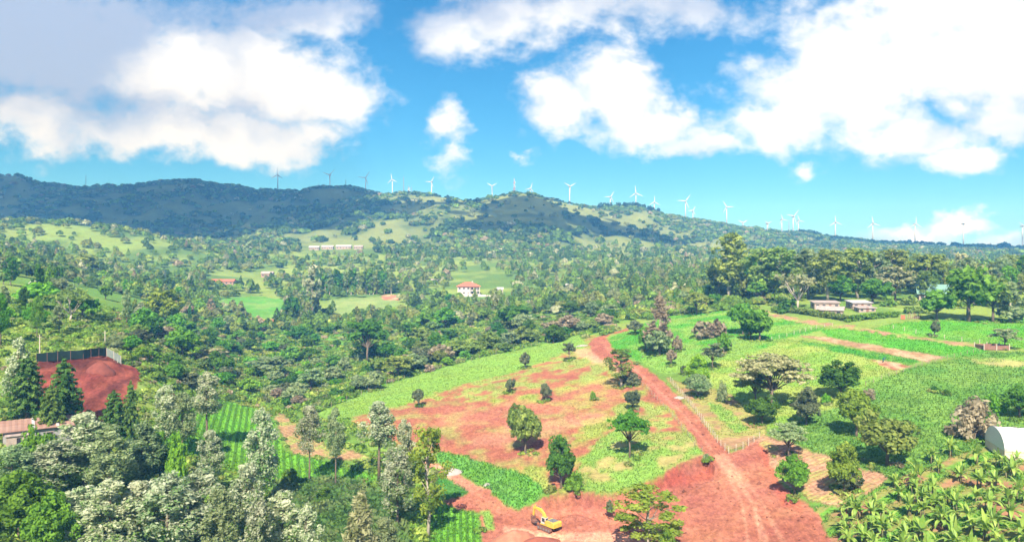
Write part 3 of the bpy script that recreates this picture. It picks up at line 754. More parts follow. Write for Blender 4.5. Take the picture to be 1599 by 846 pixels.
def sp_wispy(rg, q):
    "dry feathery crown, cone shaped"
    H = 12.0; n = int(75 * q['p']); t = rg.random(n) ** 1.15; a = rg.random(n) * 6.28
    Rr = 3.0 * (1 - t) ** .8 * np.minimum(1, t * 6 + .4) * np.sqrt(rg.random(n))
    c = np.stack((Rr * np.cos(a), Rr * np.sin(a), 1.6 + t * 10), 1)
    r = np.tile((.55, .55, 1.0), (n, 1)) * (.9 + .5 * rg.random((n, 1)))
    tr = MB().tube([(0, 0, -.5), (.05, 0, 3), (0, .1, 7), (0, 0, 11)], [.24, .18, .1, .03], 6)
    for i in range(min(n, 26)): tr.tube([(0, 0, max(.8, c[i, 2] - 2.4)), c[i]], [.05, .012], 4, False)
    return tr, leaves(c, r, int(70 * q['n']), .24 * q['s'], rg, .2, 2.8, .2, .8), H, 6.0
def sp_open(rg, q):
    "bare pale limbs fork below a thin wide crown"
    H = 10.0; tr = MB().tube([(0, 0, -.5), (.1, 0, 1.2), (.2, .1, 2.4)], [.3, .26, .22], 7); C_ = []
    for i in range(7):
        a = i * .9 + rg.normal() * .2; e = np.array((math.cos(a) * 3.2, math.sin(a) * 3.2, 6.4 + rg.random() * 1.6)); m = e * np.array((.5, .5, .62))
        tr.tube([(.2, .1, 2.2), m, e], [.17, .11, .04], 6, False)
        for k_ in range(3):
            f = e + rg.normal(size=3) * np.array((1.0, 1.0, .6)) + np.array((0, 0, .8)); tr.tube([m + (e - m) * .4, f], [.06, .015], 4, False); C_.append(f)
            C_.append(f + rg.normal(size=3) * .6)
    c = np.array(C_); r = np.tile((.95, .95, .6), (len(c), 1))
    return tr, leaves(c, r, int(38 * q['n']), .3 * q['s'], rg, .5, 1.8, .2, .8), H, 9.0
def sp_bush(rg, q):
    H = 3.0; n = int(30 * q['p']); d = ball(rg, n, -.1)
    lum = .55 + .6 * rg.random((len(d), 1))
    c = d * np.array((1.45, 1.45, 1.75)) * lum + np.array((0, 0, .55))
    r = (.45 + .35 * rg.random((len(d), 1))) * np.array((1, 1, .85))
    tr = MB()
    for i in range(6): tr.tube([(.08 * i - .2, .1, -.3), c[i]], [.06, .02], 5, False)
    return tr, leaves(c, r, int(48 * q['n']), .24 * q['s'], rg, .4, 1.6, .5, .45), H, 4.0
def sp_grove(rg, q):
    "broad dense tree, several domes"
    H = 13.0; C_ = []; R_ = []; tr = MB().tube([(0, 0, -.5), (.1, 0, 2), (0, .1, 5), (.1, 0, 9)], [.42, .33, .24, .1], 7)
    for k_ in range(7):
        a = k_ * 2.4; kk = math.sqrt(k_ / 7); o = np.array((math.cos(a) * kk * 3.3, math.sin(a) * kk * 3.3, 8.6 - 3.4 * kk + rg.normal() * .6))
        tr.tube([(0, 0, 3.2), o], [.16, .06], 5, False)
        d = ball(rg, int(15 * q['p']) + 3, -.5)
        C_.append(o + d * np.array((2.1, 2.1, 2.3)) * (.85 + .3 * rg.random((len(d), 1)))); R_.append((.8 + .45 * rg.random((len(d), 1))) * np.array((1, 1, .85)))
        C_.append(o[None] + rg.normal(size=(3, 3)) * .7); R_.append(np.full((3, 3), 1.2))
    return tr, leaves(np.vstack(C_), np.vstack(R_), int(46 * q['n']), .38 * q['s'], rg, .2, 1.6, .5, .5), H, 10.5
SPEC = {'silver': sp_silver, 'bare': sp_bare, 'round': sp_round, 'tall': sp_tall, 'umbrella': sp_umbrella, 'conifer': sp_conifer, 'wispy': sp_wispy,
        'open': sp_open, 'bush': sp_bush, 'grove': sp_grove}
QUAL = [dict(p=1.0, n=1.0, s=1.0), dict(p=.65, n=.42, s=1.75), dict(p=.4, n=.2, s=2.9)]
NVAR = [4, 3, 3]
_cache = {}
def proto(sp, lod, var):
    k_ = (sp, lod, var)
    if k_ in _cache: return _cache[k_]
    rg = np.random.default_rng((sum(map(ord, sp)) * 31 + lod * 7 + var * 101) % 99991)
    tr, (lv, lf, tone), H, Wd = SPEC[sp](rg, QUAL[lod])
    bark = M_PALEBARK if sp in ('tall', 'open', 'wispy') else M_BARK
    bv, b4, b3 = mbv(tr)
    if lod < 2:
        me = np_mesh(sp + '_crown', lv, lf, mats=(LM['green'],)); attr_f(me, 'tone', tone)
        mt = np_mesh(sp + '_trunk', bv, b4, b3, mats=(bark,), smooth=True)
        _cache[k_] = (me, mt, H, Wd)
    else:
        f4 = np.vstack((lf, b4 + len(lv))); f3 = b3 + len(lv) if b3 is not None else None
        n3 = 0 if f3 is None else len(f3)
        me = np_mesh(sp + '_tree', np.vstack((lv, bv)), f4, f3, mats=(LM['green'], bark), midx=[0] * len(lf) + [1] * (len(b4) + n3))
        attr_f(me, 'tone', np.concatenate((tone, np.full(len(b4) + n3, .5))))
        _cache[k_] = (me, None, H, Wd)
    return _cache[k_]
_vi = {}
def plant(sp, base, H, Wd, colour, name, label, cat, group=None, rz=None):
    d = base[1]
    lod = 0 if d < 215 else (1 if d < 420 else 2)
    i = _vi[(sp, lod)] = _vi.get((sp, lod), -1) + 1
    me, mt, H0, W0 = proto(sp, lod, i % NVAR[lod])
    rz = float(rng.random() * 6.28) if rz is None else rz
    sc = (Wd / W0, Wd / W0, H / H0)
    if mt is not None:
        o = empty(name, tuple(base), rz, sc)
        c = link('trunk', mt, o); c = link('crown' if sp != 'bush' else 'foliage', me, o)
        if sp == 'bush': o.children[0].name = 'stem'
    else:
        o = link(name, me); o.location = tuple(base); o.rotation_euler = (0, 0, rz); o.scale = sc; c = o
    c.material_slots[0].link = 'OBJECT'; c.material_slots[0].material = LM[colour]
    tag(o, label, cat, group)
    TREES.append((base[0], base[1], max(Wd / 2, 1.0)))
    return o
TREES = []
NAME = {'silver': 'silver_oak_tree', 'bare': 'silver_oak_tree', 'round': 'round_tree', 'tall': 'eucalyptus_tree', 'umbrella': 'acacia_tree', 'conifer': 'conifer_tree', 'wispy': 'feathery_tree',
        'open': 'bare_limbed_tree', 'bush': 'bush', 'grove': 'broadleaf_tree'}
# species, base px, base py (or ('Y', depth) with the base hidden), top py, width px, colour, label, group
MAN = [
 ('bare', 592, 752, 628, 66, 'silver', 'tall silvery tree with dark bare trunk on the right end of the bright green field', None),
 ('bare', 483, 762, 632, 46, 'silver', 'slender silvery tree with a long bare trunk standing left in the bright green field', None),
 ('bare', 524, 768, 638, 34, 'grey-green', 'thinnest grey-green tree with bare trunk, middle of the three at the bright green field', None),
 ('bare', 323, 692, 583, 56, 'silver', 'pale feathery tree rising alone at the top edge of the bright row crop', None),
 ('silver', 258, 702, 600, 50, 'silver', 'grey silvery tree between the twin conifers and the row crop', None),
 ('silver', 284, 712, 612, 46, 'grey-green', 'greener silvery tree touching the grey one beside the row crop', None),
 ('silver', 408, 800, 640, 62, 'silver', 'big white-tipped silvery tree left of the slender trunks, dark below', None),
 ('silver', 328, 775, 672, 50, 'silver', 'small silvery tree in front of the bright row crop', None),
 ('silver', 620, 832, 696, 66, 'silver', 'silvery tree in front of the yellow-green tree by the bean plot', None),
 ('silver', 632, 768, 655, 40, 'silver', 'silvery tree half behind the tall one at the right end of the green field', None),
 ('tall', 668, 838, 664, 62, 'yellow-green', 'yellow-green tree with a dark trunk above the bean plot', None),
 ('silver', 28, 650, 530, 52, 'silver', 'silver-topped tree at the left frame edge below the netting fence', None),
 ('conifer', 42, 655, 552, 62, 'conifer', 'dark conifer at the left end of the red earth bank', None),
 ('conifer', 100, 672, 560, 62, 'conifer', 'yellowish layered conifer standing in front of the red earth bank', None),
 ('conifer', 80, 690, 600, 46, 'conifer', 'low shaggy conifer beside the rusty roofed shed', None),
 ('conifer', 178, 690, 608, 46, 'conifer', 'dark bushy conifer at the foot of the red earth bank', None),
 ('conifer', 204, 694, 594, 30, 'conifer', 'narrow spiky conifer right of the bushy one below the red earth bank', None),
 ('silver', 132, ('Y', 132), 645, 74, 'silver', 'pale silvery tree right of the rusty roofed shed', None),
 ('round', 60, ('Y', 128), 664, 52, 'green', 'green rounded tree overlapping the front of the rusty roofed shed', None),
 ('silver', 88, ('Y', 126), 684, 70, 'silver', 'silvery wind-blown tree in front of the rusty roofed shed', None),
 ('silver', 172, ('Y', 128), 664, 64, 'grey-green', 'grey-green tree behind the front bank of silvery trees, with dark lower leaves', None),
 ('silver', 222, ('Y', 138), 660, 56, 'grey-green', 'grey-green slim-trunked tree at the near corner of the row crop', None),
 ('silver', 250, ('Y', 142), 674, 40, 'green', 'small green tree with twin pale trunks by the brown path', None),
 ('round', 275, ('Y', 140), 682, 36, 'bright green', 'small bright green tree on thin pale trunks near the row crop', None),
 ('grove', 30, ('Y', 110), 722, 120, 'green', 'wide green tree filling the bottom left corner', None),
 ('grove', 78, ('Y', 104), 748, 90, 'green', 'second green tree in the bottom left corner, right of the widest', None),
 ('silver', 20, ('Y', 122), 694, 56, 'grey-green', 'grey-green tree at the left frame edge below the rusty shed', None),
 ('silver', 128, ('Y', 108), 758, 76, 'silver', 'leftmost full silvery tree of the front bank at the bottom edge', None),
 ('silver', 172, ('Y', 106), 752, 80, 'silver', 'second silvery tree of the front bank, olive at its foot', None),
 ('silver', 218, ('Y', 110), 752, 72, 'silver', 'third silvery tree of the front bank at the bottom edge', None),
 ('silver', 262, ('Y', 108), 738, 84, 'silver', 'tallest white-tipped tree of the front bank, above its neighbours', None),
 ('silver', 318, ('Y', 112), 730, 72, 'silver', 'silvery tree of the front bank right of the white-tipped one', None),
 ('silver', 345, ('Y', 104), 762, 64, 'grey-green', 'greener tree at the bottom edge between two silvery ones', None),
 ('silver', 385, ('Y', 112), 726, 62, 'silver', 'white silvery tree below the big white-tipped one', None),
 ('silver', 402, ('Y', 100), 770, 56, 'silver', 'low silvery tree at the bottom edge beneath the white one', None),
 ('silver', 442, ('Y', 106), 768, 76, 'silver', 'creamy white tree left of the beige feathery one at the bottom edge', None),
 ('silver', 478, ('Y', 102), 790, 56, 'silver', 'low creamy tree touching the beige feathery one', None),
 ('wispy', 562, ('Y', 104), 770, 96, 'pale', 'beige feathery bushy tree at the bottom edge below the maize', None),
 ('silver', 600, ('Y', 106), 808, 50, 'grey-green', 'small grey-green tree right of the beige feathery one', None),
 ('round', 505, 792, 764, 30, 'dark green', 'dark rounded bush tree in the maize below the bright green field', None),
 ('round', 452, 758, 730, 24, 'green', 'small green bush tree at the left edge of the bright green field', None),
 ('round', 820, 708, 630, 52, 'olive', 'large olive dense tree alone on the bare red slope', None),
 ('round', 806, 672, 632, 28, 'olive', 'small olive crown leaning on the large olive tree of the red slope', None),
 ('round', 876, 762, 690, 46, 'dark green', 'dark pointed dense tree at the lower edge of the red slope', None),
 ('bush', 898, 764, 728, 34, 'green', 'green bush on the right side of the dark pointed tree', None),
 ('bush', 872, 700, 677, 14, 'green', 'small grey-green shrub just above the dark pointed tree', None),
 ('umbrella', 983, 714, 640, 58, 'green', 'flat-topped acacia with a thin pale trunk on the grassy slope', None),
 ('round', 654, 635, 606, 19, 'dull dark', 'small dark round tree on the left tip of the red slope', None),
 ('round', 796, 613, 590, 16, 'dull dark', 'small dark round tree in the middle of the upper red slope', None),
 ('round', 852, 627, 598, 19, 'dull dark', 'small lollipop tree above the large olive one', None),
 ('round', 820, 576, 550, 18, 'dull dark', 'small dark tree on the grass near the fence line of the cleared slope', None),
 ('umbrella', 889, 563, 535, 22, 'dull dark', 'tiny flat dark tree just left of the road bend', None),
 ('round', 988, 640, 607, 24, 'dull dark', 'small dark tree on pale stems between road and acacia', None),
 ('tall', 970, 604, 544, 48, 'olive', 'airy olive tree with pale trunk on the left edge of the road', None),
 ('bush', 985, 602, 578, 34, 'dull dark', 'dark undergrowth bush under the airy roadside tree', None),
 ('bush', 926, 625, 607, 10, 'green', 'tiny shrub on the pale middle of the red slope', None),
 ('tall', 1012, ('Y', 116), 757, 98, 'yellow-green', 'large yellow-green tree at the bottom edge below the cut bank', None),
 ('round', 1045, ('Y', 108), 830, 40, 'yellow-green', 'tip of a yellow-green crown at the bottom edge right of the large one', None),
 ('bush', 952, 796, 776, 13, 'dull dark', 'small dark shrub clinging to the face of the cut bank', None),
 ('bush', 1103, 719, 706, 13, 'grey-green', 'small grey shrub at the corner where the road meets the bare ground', None),
 ('wispy', 1030, 552, 464, 52, 'grey-brown', 'brown feathery cone-shaped tree in the pasture above the road', None),
 ('round', 1030, 555, 515, 40, 'grey-green', 'grey-green tree under the brown feathery cone', None),
 ('round', 1008, 548, 508, 24, 'green', 'slim green tree left of the brown feathery cone', None),
 ('bush', 1058, 548, 520, 20, 'grey-brown', 'greyish bush right of the brown feathery cone', None),
 ('round', 992, 522, 500, 24, 'dull dark', 'dull dark tree left of the brown feathery cone at the road bend', None),
 ('round', 1048, 571, 545, 16, 'grey-brown', 'thin pale little tree in the pasture beside the road', None),
 ('umbrella', 1113, 576, 538, 36, 'dull dark', 'dark low-crowned tree on a pale trunk below the pasture', None),
 ('round', 1134, 548, 526, 18, 'dull dark', 'small dark tree upper right of the low-crowned one', None),
 ('round', 1130, 552, 520, 20, 'green', 'green twin of the small dark tree beside the terraces', None),
 ('round', 1088, 604, 560, 44, 'bright green', 'bright green round tree above the grey bush beside the road', None),
 ('round', 1090, 620, 584, 38, 'grey-green', 'grey round tree in front of the bright green one', None),
 ('bush', 1068, 584, 566, 16, 'dull dark', 'dark little bush left of the bright green round tree', None),
 ('bush', 1092, 528, 494, 40, 'grey-brown', 'wide grey-brown bush in the middle of the pasture', None),
 ('bush', 1118, 526, 493, 36, 'grey-brown', 'grey-brown bush touching the wide one in the pasture', None),
 ('umbrella', 1088, 492, 456, 44, 'olive', 'flat-topped dark acacia at the top of the pasture', None),
 ('round', 1160, 522, 472, 40, 'green', 'tall green tree with pale trunk at the right end of the pasture', None),
 ('round', 1186, 532, 480, 44, 'green', 'dense green tree right of the pale-trunked one in the pasture', None),
 ('round', 1172, 530, 500, 30, 'dark green', 'dark tree at the foot of the two pasture trees', None),
 ('umbrella', 1205, 640, 553, 112, 'pale', 'wide acacia with pale layered foliage in the middle of the meadow', None),
 ('umbrella', 1180, 632, 580, 60, 'olive', 'lower olive acacia on the left side of the wide pale one', None),
 ('round', 1190, 664, 616, 46, 'dark green', 'dark green round tree in front of the wide pale acacia', None),
 ('bush', 1128, 626, 592, 20, 'grey-green', 'thin grey sapling on the terraces right of the grey round tree', None),
 ('round', 1313, 620, 566, 66, 'dark green', 'wide dark round tree at the meadow corner of the crop field', None),
 ('round', 1259, 664, 612, 46, 'dull dark', 'greyish round tree with short trunk on the crop field edge', None),
 ('round', 1337, 680, 608, 60, 'yellow-green', 'yellow-green round tree on a tall pale trunk in the crop field', None),
 ('bush', 1357, 624, 602, 22, 'grey-brown', 'small purplish bush behind the yellow-green tree', None),
 ('round', 1386, 726, 643, 82, 'olive', 'largest mottled round tree in the crop field', None),
 ('bush', 1290, 630, 610, 16, 'bright green', 'small light bush below the wide dark round tree', None),
 ('umbrella', 1232, 715, 660, 54, 'grey-green', 'leaning grey-green tree on the stubble strip', None),
 ('round', 1241, 772, 714, 48, 'green', 'dense green round tree at the edge of the bare red ground', None),
 ('round', 1318, 770, 700, 50, 'yellow-green', 'two-tone round tree, yellow above grey, on the stubble strip', None),
 ('round', 1322, 768, 730, 44, 'dull dark', 'grey lower crown in front of the yellow one on the stubble strip', None),
 ('bush', 1520, 684, 614, 78, 'grey-brown', 'big grey-brown bush beside the white greenhouse', None),
 ('bush', 1550, 650, 612, 40, 'bright green', 'leafy light green shrub between big grey bush and greenhouse', None),
 ('round', 1592, 652, 600, 50, 'green', 'green tree behind the greenhouse at the right frame edge', None),
 ('bush', 1578, 628, 606, 18, 'silver', 'whitish shrub behind the greenhouse', None),
 ('round', 1459, 526, 500, 15, 'dull dark', 'lone tiny tree in the upper pasture', None),
 ('umbrella', 1570, 545, 513, 44, 'grey-green', 'broad low grey tree at the wooden pen', None),
 ('bush', 1460, 612, 600, 16, 'dark green', 'low dark tuft in the middle of the crop field', None),
 ('bush', 1478, 617, 606, 12, 'dark green', 'smaller dark tuft right of the other in the crop field', None),
 ('open', 1245, 482, 424, 58, 'pale', 'tree with forking white limbs left of the farm sheds', None),
 ('bush', 1228, 488, 462, 34, 'dark green', 'dark bush at the foot of the white-limbed tree', None),
 ('round', 1463, 500, 450, 54, 'green', 'round green tree at the right end of the hedge', None),
 ('grove', 1513, 502, 396, 90, 'green', 'largest broad green tree on the pasture edge at right', None),
 ('grove', 1550, 502, 410, 62, 'olive', 'broad olive tree right of the largest one on the pasture edge', None),
 ('wispy', 1578, 503, 440, 56, 'grey-green', 'hazy grey-green tree right of the olive one on the pasture edge', None),
 ('bush', 1389, 478, 459, 28, 'yellow-green', 'bright yellow-green bush right of the farm sheds', None),
 ('bush', 1418, 476, 459, 30, 'olive', 'olive bush between the yellow-green bush and the green roof', None),
 ('tall', 1140, 470, 362, 50, 'olive', 'tallest eucalyptus, its crown standing against the far hills', None),
 ('tall', 1122, 468, 404, 40, 'olive', 'smaller eucalyptus at the left foot of the tallest one', None),
 ('tall', 1192, 468, 386, 58, 'olive', 'first eucalyptus right of the tallest, dark and wide', None),
 ('tall', 1222, 468, 384, 54, 'olive', 'eucalyptus behind the white-limbed tree', None),
 ('tall', 1262, 466, 388, 48, 'grey-green', 'grey-green eucalyptus above the farm sheds, left one', None),
 ('tall', 1293, 470, 388, 56, 'olive', 'eucalyptus with visible pale trunk behind the farm sheds', None),
 ('tall', 1340, 466, 386, 54, 'olive', 'pointed eucalyptus right of the farm sheds', None),
 ('tall', 1367, 466, 394, 46, 'grey-green', 'grey eucalyptus between pointed one and the yellow-green bush', None),
 ('tall', 1394, 462, 388, 50, 'olive', 'eucalyptus directly above the yellow-green bush', None),
 ('umbrella', 1398, 470, 420, 60, 'pale', 'pale layered acacia in front of the eucalyptus row', None),
 ('umbrella', 1450, 462, 396, 72, 'olive', 'layered olive acacia above the green metal roof', None),
 ('round', 1312, 470, 430, 44, 'green', 'green round tree close behind the farm sheds', None),
 ('round', 1362, 474, 434, 52, 'green', 'green round tree right behind the longest farm shed', None),
 ('umbrella', 574, 566, 500, 70, 'dark green', 'dark umbrella-shaped tree with forked trunk in the green valley', None),
 ('round', 560, 612, 584, 28, 'grey-green', 'left one of two grey round bushes on the valley fence', None),
 ('round', 586, 609, 580, 28, 'grey-green', 'right one of two grey round bushes on the valley fence', None),
 ('round', 636, 578, 552, 34, 'grey-brown', 'grey-brown round bush above the two grey ones in the valley', None),
 ('round', 805, 516, 474, 58, 'dark green', 'dense dark green round tree at the upper valley edge', None),
 ('round', 608, 506, 478, 34, 'green', 'round green tree at the corner of the pale terrace', None),
 ('round', 695, 512, 480, 36, 'green', 'green tree right of the terrace in the upper valley', None),
 ('round', 668, 508, 482, 34, 'green', 'mid-green tree between terrace and dense dark tree', None),
 ('silver', 488, 500, 412, 30, 'silver', 'tall silver tree left of the pale terrace', None),
 ('silver', 497, 496, 440, 30, 'grey-green', 'grey-green tree leaning on the tall silver one by the terrace', None),
 ('round', 455, 506, 466, 26, 'dark green', 'dark tree left of the tall silver one', None),
 ('grove', 255, 508, 442, 66, 'yellow-green', 'big yellowish tree on the left slope above the valley', None),
 ('silver', 219, 514, 472, 26, 'silver', 'small whitish cone-shaped tree left of the big yellowish one', None),
 ('open', 110, 502, 452, 56, 'olive', 'bare-limbed olive tree on the slope above the netting fence', None),
 ('grove', 60, 482, 430, 70, 'bright green', 'bright green broad tree on the upper left slope', None),
 ('tall', 385, 408, 365, 15, 'grey-green', 'single tall thin tree standing against the dark hill', None),
 ('umbrella', 325, 574, 546, 66, 'pale', 'pale flat-topped tree in the left valley', None),
 ('grove', 285, 560, 500, 60, 'green', 'large green tree on the left valley side', None),
 ('umbrella', 420, 590, 556, 70, 'grey-green', 'grey-green spreading tree low in the valley', None),
 ('tall', 135, 432, 396, 34, 'olive', 'layered olive tree on the left mid slope', None),
]
for k_ in range(20):
    px_ = 503 + k_ * 5.7
    MAN.append(('tall' if k_ % 3 else 'silver', px_, 461 - k_ * .1, 419 + (k_ * 7) % 9, 15, ('dark green', 'green', 'grey-green', 'olive')[k_ % 4], 'tree of the dense straight row above the pale terrace', 'row of trees above the pale terrace'))
def ground_for(px, b):
    return at(px, b[1]) if isinstance(b, tuple) else hit(px, b)
for sp, px, b, top, w, c, lab, grp in MAN:
    p = ground_for(px, b)
    ztop = CAMZ + (HOR - top) / F * p[1]
    if sp == 'silver' and isinstance(b, tuple): w *= 1.22
    nm = NAME[sp] if not (sp == 'round' and w < 26) else 'small_round_tree'
    plant(sp, p - np.array((0, 0, .1)), max(1.2, ztop - p[2]), w / F * p[1], c, nm, lab, 'bush' if sp == 'bush' else 'tree', grp)
# ---------------------------------------------------------------- built things
M_TUR = simple_mat('turbine_paint', (0.48, 0.49, 0.50), 0.45, 0.08, 0.3)
M_STEEL = simple_mat('galvanised_steel', (0.36, 0.38, 0.40), 0.5, 0.3, 1.0, 0.3)
M_REDW = simple_mat('mast_red', (0.5, 0.12, 0.08), 0.6, 0.3, 1.0)
M_WALLW = simple_mat('white_plaster', (0.62, 0.56, 0.53), 0.85, 0.15, 0.8)
M_WALLP = simple_mat('pale_block', (0.46, 0.37, 0.32), 0.9, 0.4, 1.2, bump=.3)
M_MUD = simple_mat('mud_wall', (0.40, 0.27, 0.22), 0.95, 0.35, 1.0, bump=.3)
M_ROOFP = simple_mat('faded_roof', (0.50, 0.41, 0.38), 0.65, 0.45, 0.9, 0.0, streak=(1, .25, 1))
M_ROOFR = simple_mat('red_roof', (0.62, 0.16, 0.10), 0.7, 0.25, 1.0)
M_ROOFG = simple_mat('green_roof', (0.20, 0.36, 0.31), 0.4, 0.25, 0.6)
M_ROOFW = simple_mat('pale_roof', (0.56, 0.54, 0.54), 0.5, 0.2, 0.3)
M_RUST = simple_mat('rusty_sheet', (0.26, 0.13, 0.095), 0.8, 0.5, 0.7, c2=(0.38, 0.26, 0.21), streak=(.3, 1.6, 1), bump=.3)
M_STONE = simple_mat('grey_stone', (0.36, 0.36, 0.36), 0.9, 0.45, 1.4, bump=.5)
M_DARK = simple_mat('dark_opening', (0.03, 0.03, 0.035), 0.6, 0.3, 1)
M_GLASS = simple_mat('window_glass', (0.05, 0.06, 0.08), 0.15, 0.2, 1, spec=.6)
M_WOOD = simple_mat('grey_wood', (0.42, 0.34, 0.26), 0.9, 0.4, 3.0)
M_PALEPOST = simple_mat('pale_post', (0.62, 0.55, 0.47), 0.9, 0.3, 3.0)
M_WIRE = simple_mat('wire', (0.35, 0.34, 0.33), 0.6, 0.2, 3.0)
M_NET = simple_mat('dark_green_netting', (0.010, 0.030, 0.024), 0.95, 0.45, 0.9, c2=(0.006, 0.014, 0.014), streak=(1, 1, .4))
M_NETP = simple_mat('pale_netting', (0.22, 0.27, 0.25), 0.8, 0.3, 0.8)
M_PLAST = simple_mat('greenhouse_sheet', (0.74, 0.73, 0.70), 0.35, 0.10, 0.35)
M_BEIGE = simple_mat('beige_curtain', (0.74, 0.62, 0.46), 0.8, 0.2, 0.8)
M_REDB = simple_mat('red_board', (0.62, 0.18, 0.09), 0.8, 0.3, 1.5)
M_BRN = simple_mat('brown_board', (0.30, 0.16, 0.12), 0.9, 0.4, 2.0)
M_YEL = simple_mat('yellow_paint', (0.72, 0.52, 0.05), 0.6, 0.3, 1.1, c2=(0.50, 0.30, 0.08))
M_TRK = simple_mat('muddy_track', (0.14, 0.075, 0.055), 0.9, 0.5, 4.0, c2=(0.26, 0.11, 0.075), bump=.4)
M_GREY = simple_mat('grey_cover', (0.20, 0.20, 0.21), 0.6, 0.3, 2.0)

# wind turbines on the ridge: hub px, hub py, blade length px, first blade angle, ridge, label
TUR = [(433.8, 273.4, 12.5, 0, 0, 'turbine farthest left on the ridge, one blade straight up'), (515.2, 273.4, 12.5, 70, 0, 'dark turbine second from the left on the dark ridge'),
 (571, 277.8, 12.5, 84, 0, 'turbine right of the ridge tree with one blade level'), (612.7, 280.7, 10, 8, 0, 'white turbine left of the lattice masts'),
 (673.9, 284.3, 10, 85, 0, 'white turbine right of the lattice masts'), (768.5, 290.8, 9, 60, 0, 'white turbine in the saddle left of the rounded summit'),
 (827.8, 294.7, 10, -18, 2, 'turbine on the rounded summit beside the red and white mast'), (889.5, 291.3, 11.5, 60, 2, 'turbine on the shoulder right of the rounded summit'),
 (953, 307.7, 10.5, 90, 2, 'turbine at the left end of the ridge wood'), (993, 301.7, 12.5, 5, 2, 'turbine in the middle of the ridge wood'),
 (1021.6, 315.5, 10, 0, 2, 'faint small turbine behind the right end of the ridge wood'), (1070.5, 314.2, 13, 85, 2, 'large white turbine standing alone right of the ridge wood'),
 (1082, 329, 8, 90, 2, 'small turbine hidden low behind the large lone one'), (1134.7, 323.3, 11, 30, 2, 'thin turbine between the lone one and the half-hidden rotor'),
 (1160, 348, 8, 62, 2, 'half hidden turbine with only its rotor over the slope'), (1198, 349, 8, 58, 2, 'low dark turbine left of the white cluster'),
 (1220.8, 342.9, 9.5, 20, 2, 'small turbine at the left of the white cluster'), (1238.5, 337.7, 14, -40, 2, 'biggest turbine of the white cluster'),
 (1246.8, 344.7, 10, 20, 2, 'turbine right beside the biggest of the white cluster'), (1304.5, 346.8, 11, 5, 2, 'turbine right of the dark clump on the ridge'),
 (1362.8, 348.9, 12, 10, 2, 'turbine at the left foot of the low white cloud'), (1429, 349.4, 12, 0, 2, 'turbine in front of the middle of the low white cloud'),
 (1504.3, 349.4, 12, 60, 2, 'turbine with a Y shaped rotor before the low white cloud'), (1596.6, 353, 12.5, 60, 2, 'turbine cut by the right frame edge')]
tr_rng = random.Random(4)
for px, py, bl, a0, rd, lab in TUR:
    Y = RIDGE[rd][0] + (40 if rd == 0 else 15) - (0 if px != 1238.5 else 60)
    if px in (768.5, 673.9): Y = 1780
    base = at(px, Y); hz = CAMZ + (HOR - py) / F * Y; Ht = hz - base[2]; k_ = bl / F * Y
    o = empty('wind_turbine', tuple(base), R(tr_rng.uniform(-22, 22)))
    tag(o, 'white ' + lab if not lab.startswith(('white', 'large', 'dark', 'small', 'faint', 'thin', 'half', 'low', 'big')) else lab, 'wind turbine', 'wind turbines along the ridge')
    Ht = max(Ht, 10)
    MB().tube([(0, 0, -3), (0, 0, Ht * .5), (0, 0, Ht - 1)], [1.55, 1.25, .9], 12).build('tower', M_TUR, o, True)
    MB().box((0, 1.2, Ht), (2.6, 7.5, 2.8)).build('nacelle', M_TUR, o, bevel=.4)
    MB().tube([(0, -2.6, Ht), (0, -4.2, Ht), (0, -5.0, Ht)], [1.3, 1.15, .3], 10).build('hub', M_TUR, o, True)
    for b in range(3):
        w = R(a0 + 120 * b); d = Vector((-math.sin(w), 0, math.cos(w))); n_ = Vector((math.cos(w), 0, math.sin(w)))
        m = MB(); vs = []
        sec = [(0.0, .55, .5), (.08, .75, .5), (.22, 1.25, .35), (.5, .85, .25), (.8, .55, .16), (1.0, .15, .06)]
        for t, c, th in sec:
            p = Vector((0, -3.6, Ht)) + d * (k_ * t)
            c *= 1.1; vs += [p - n_ * c * .75, p + Vector((0, -th, 0)), p + n_ * c, p + Vector((0, th, 0))]
        fs = [(i * 4 + j, i * 4 + (j + 1) % 4, i * 4 + 4 + (j + 1) % 4, i * 4 + 4 + j) for i in range(len(sec) - 1) for j in range(4)] + [(20, 21, 22, 23)]
        m.add(vs, fs).build('blade', M_TUR, o)

def lattice(px, py_top, Y, w, mats, label, dishes=0, name='radio_mast'):
    base = at(px, Y); Ht = CAMZ + (HOR - py_top) / F * Y - base[2]
    o = empty(name, tuple(base), R(20)); tag(o, label, 'mast', 'radio masts on the ridge')
    nseg = 6
    for i in range(nseg):
        z0, z1 = Ht * i / nseg, Ht * (i + 1) / nseg
        w0, w1 = w * (1 - .7 * i / nseg), w * (1 - .7 * (i + 1) / nseg)
        m = MB(); cs0 = [Vector((x * w0, y * w0, z0)) for x, y in ((-1, -1), (1, -1), (1, 1), (-1, 1))]; cs1 = [Vector((x * w1, y * w1, z1)) for x, y in ((-1, -1), (1, -1), (1, 1), (-1, 1))]
        for k_ in range(4):
            m.tube([cs0[k_], cs1[k_]], .22, 4); m.tube([cs0[k_], cs1[(k_ + 1) % 4]], .12, 4); m.tube([cs1[k_], cs1[(k_ + 1) % 4]], .12, 4)
        m.build('lattice_section', mats[i % len(mats)], o)
    for i in range(dishes):
        z = Ht * (.55 + .12 * i); m = MB(); s_ = -1 if i % 2 else 1
        m.tube([(s_ * 1.0, -.9, z), (s_ * 1.2, -1.3, z), (s_ * 1.2, -1.9, z)], [.3, 1.4, 1.5], 12).build('dish', M_TUR, o)
    MB().tube([(0, 0, Ht), (0, 0, Ht + 4)], .12, 5).build('aerial', M_STEEL, o)
lattice(803, 279, 1500, 1.7, [M_REDW, M_TUR], 'red and white lattice mast with dishes on the rounded summit', 3)
lattice(630.3, 277, 1560, 1.1, [M_STEEL], 'tall thin lattice mast on the pale middle ridge')
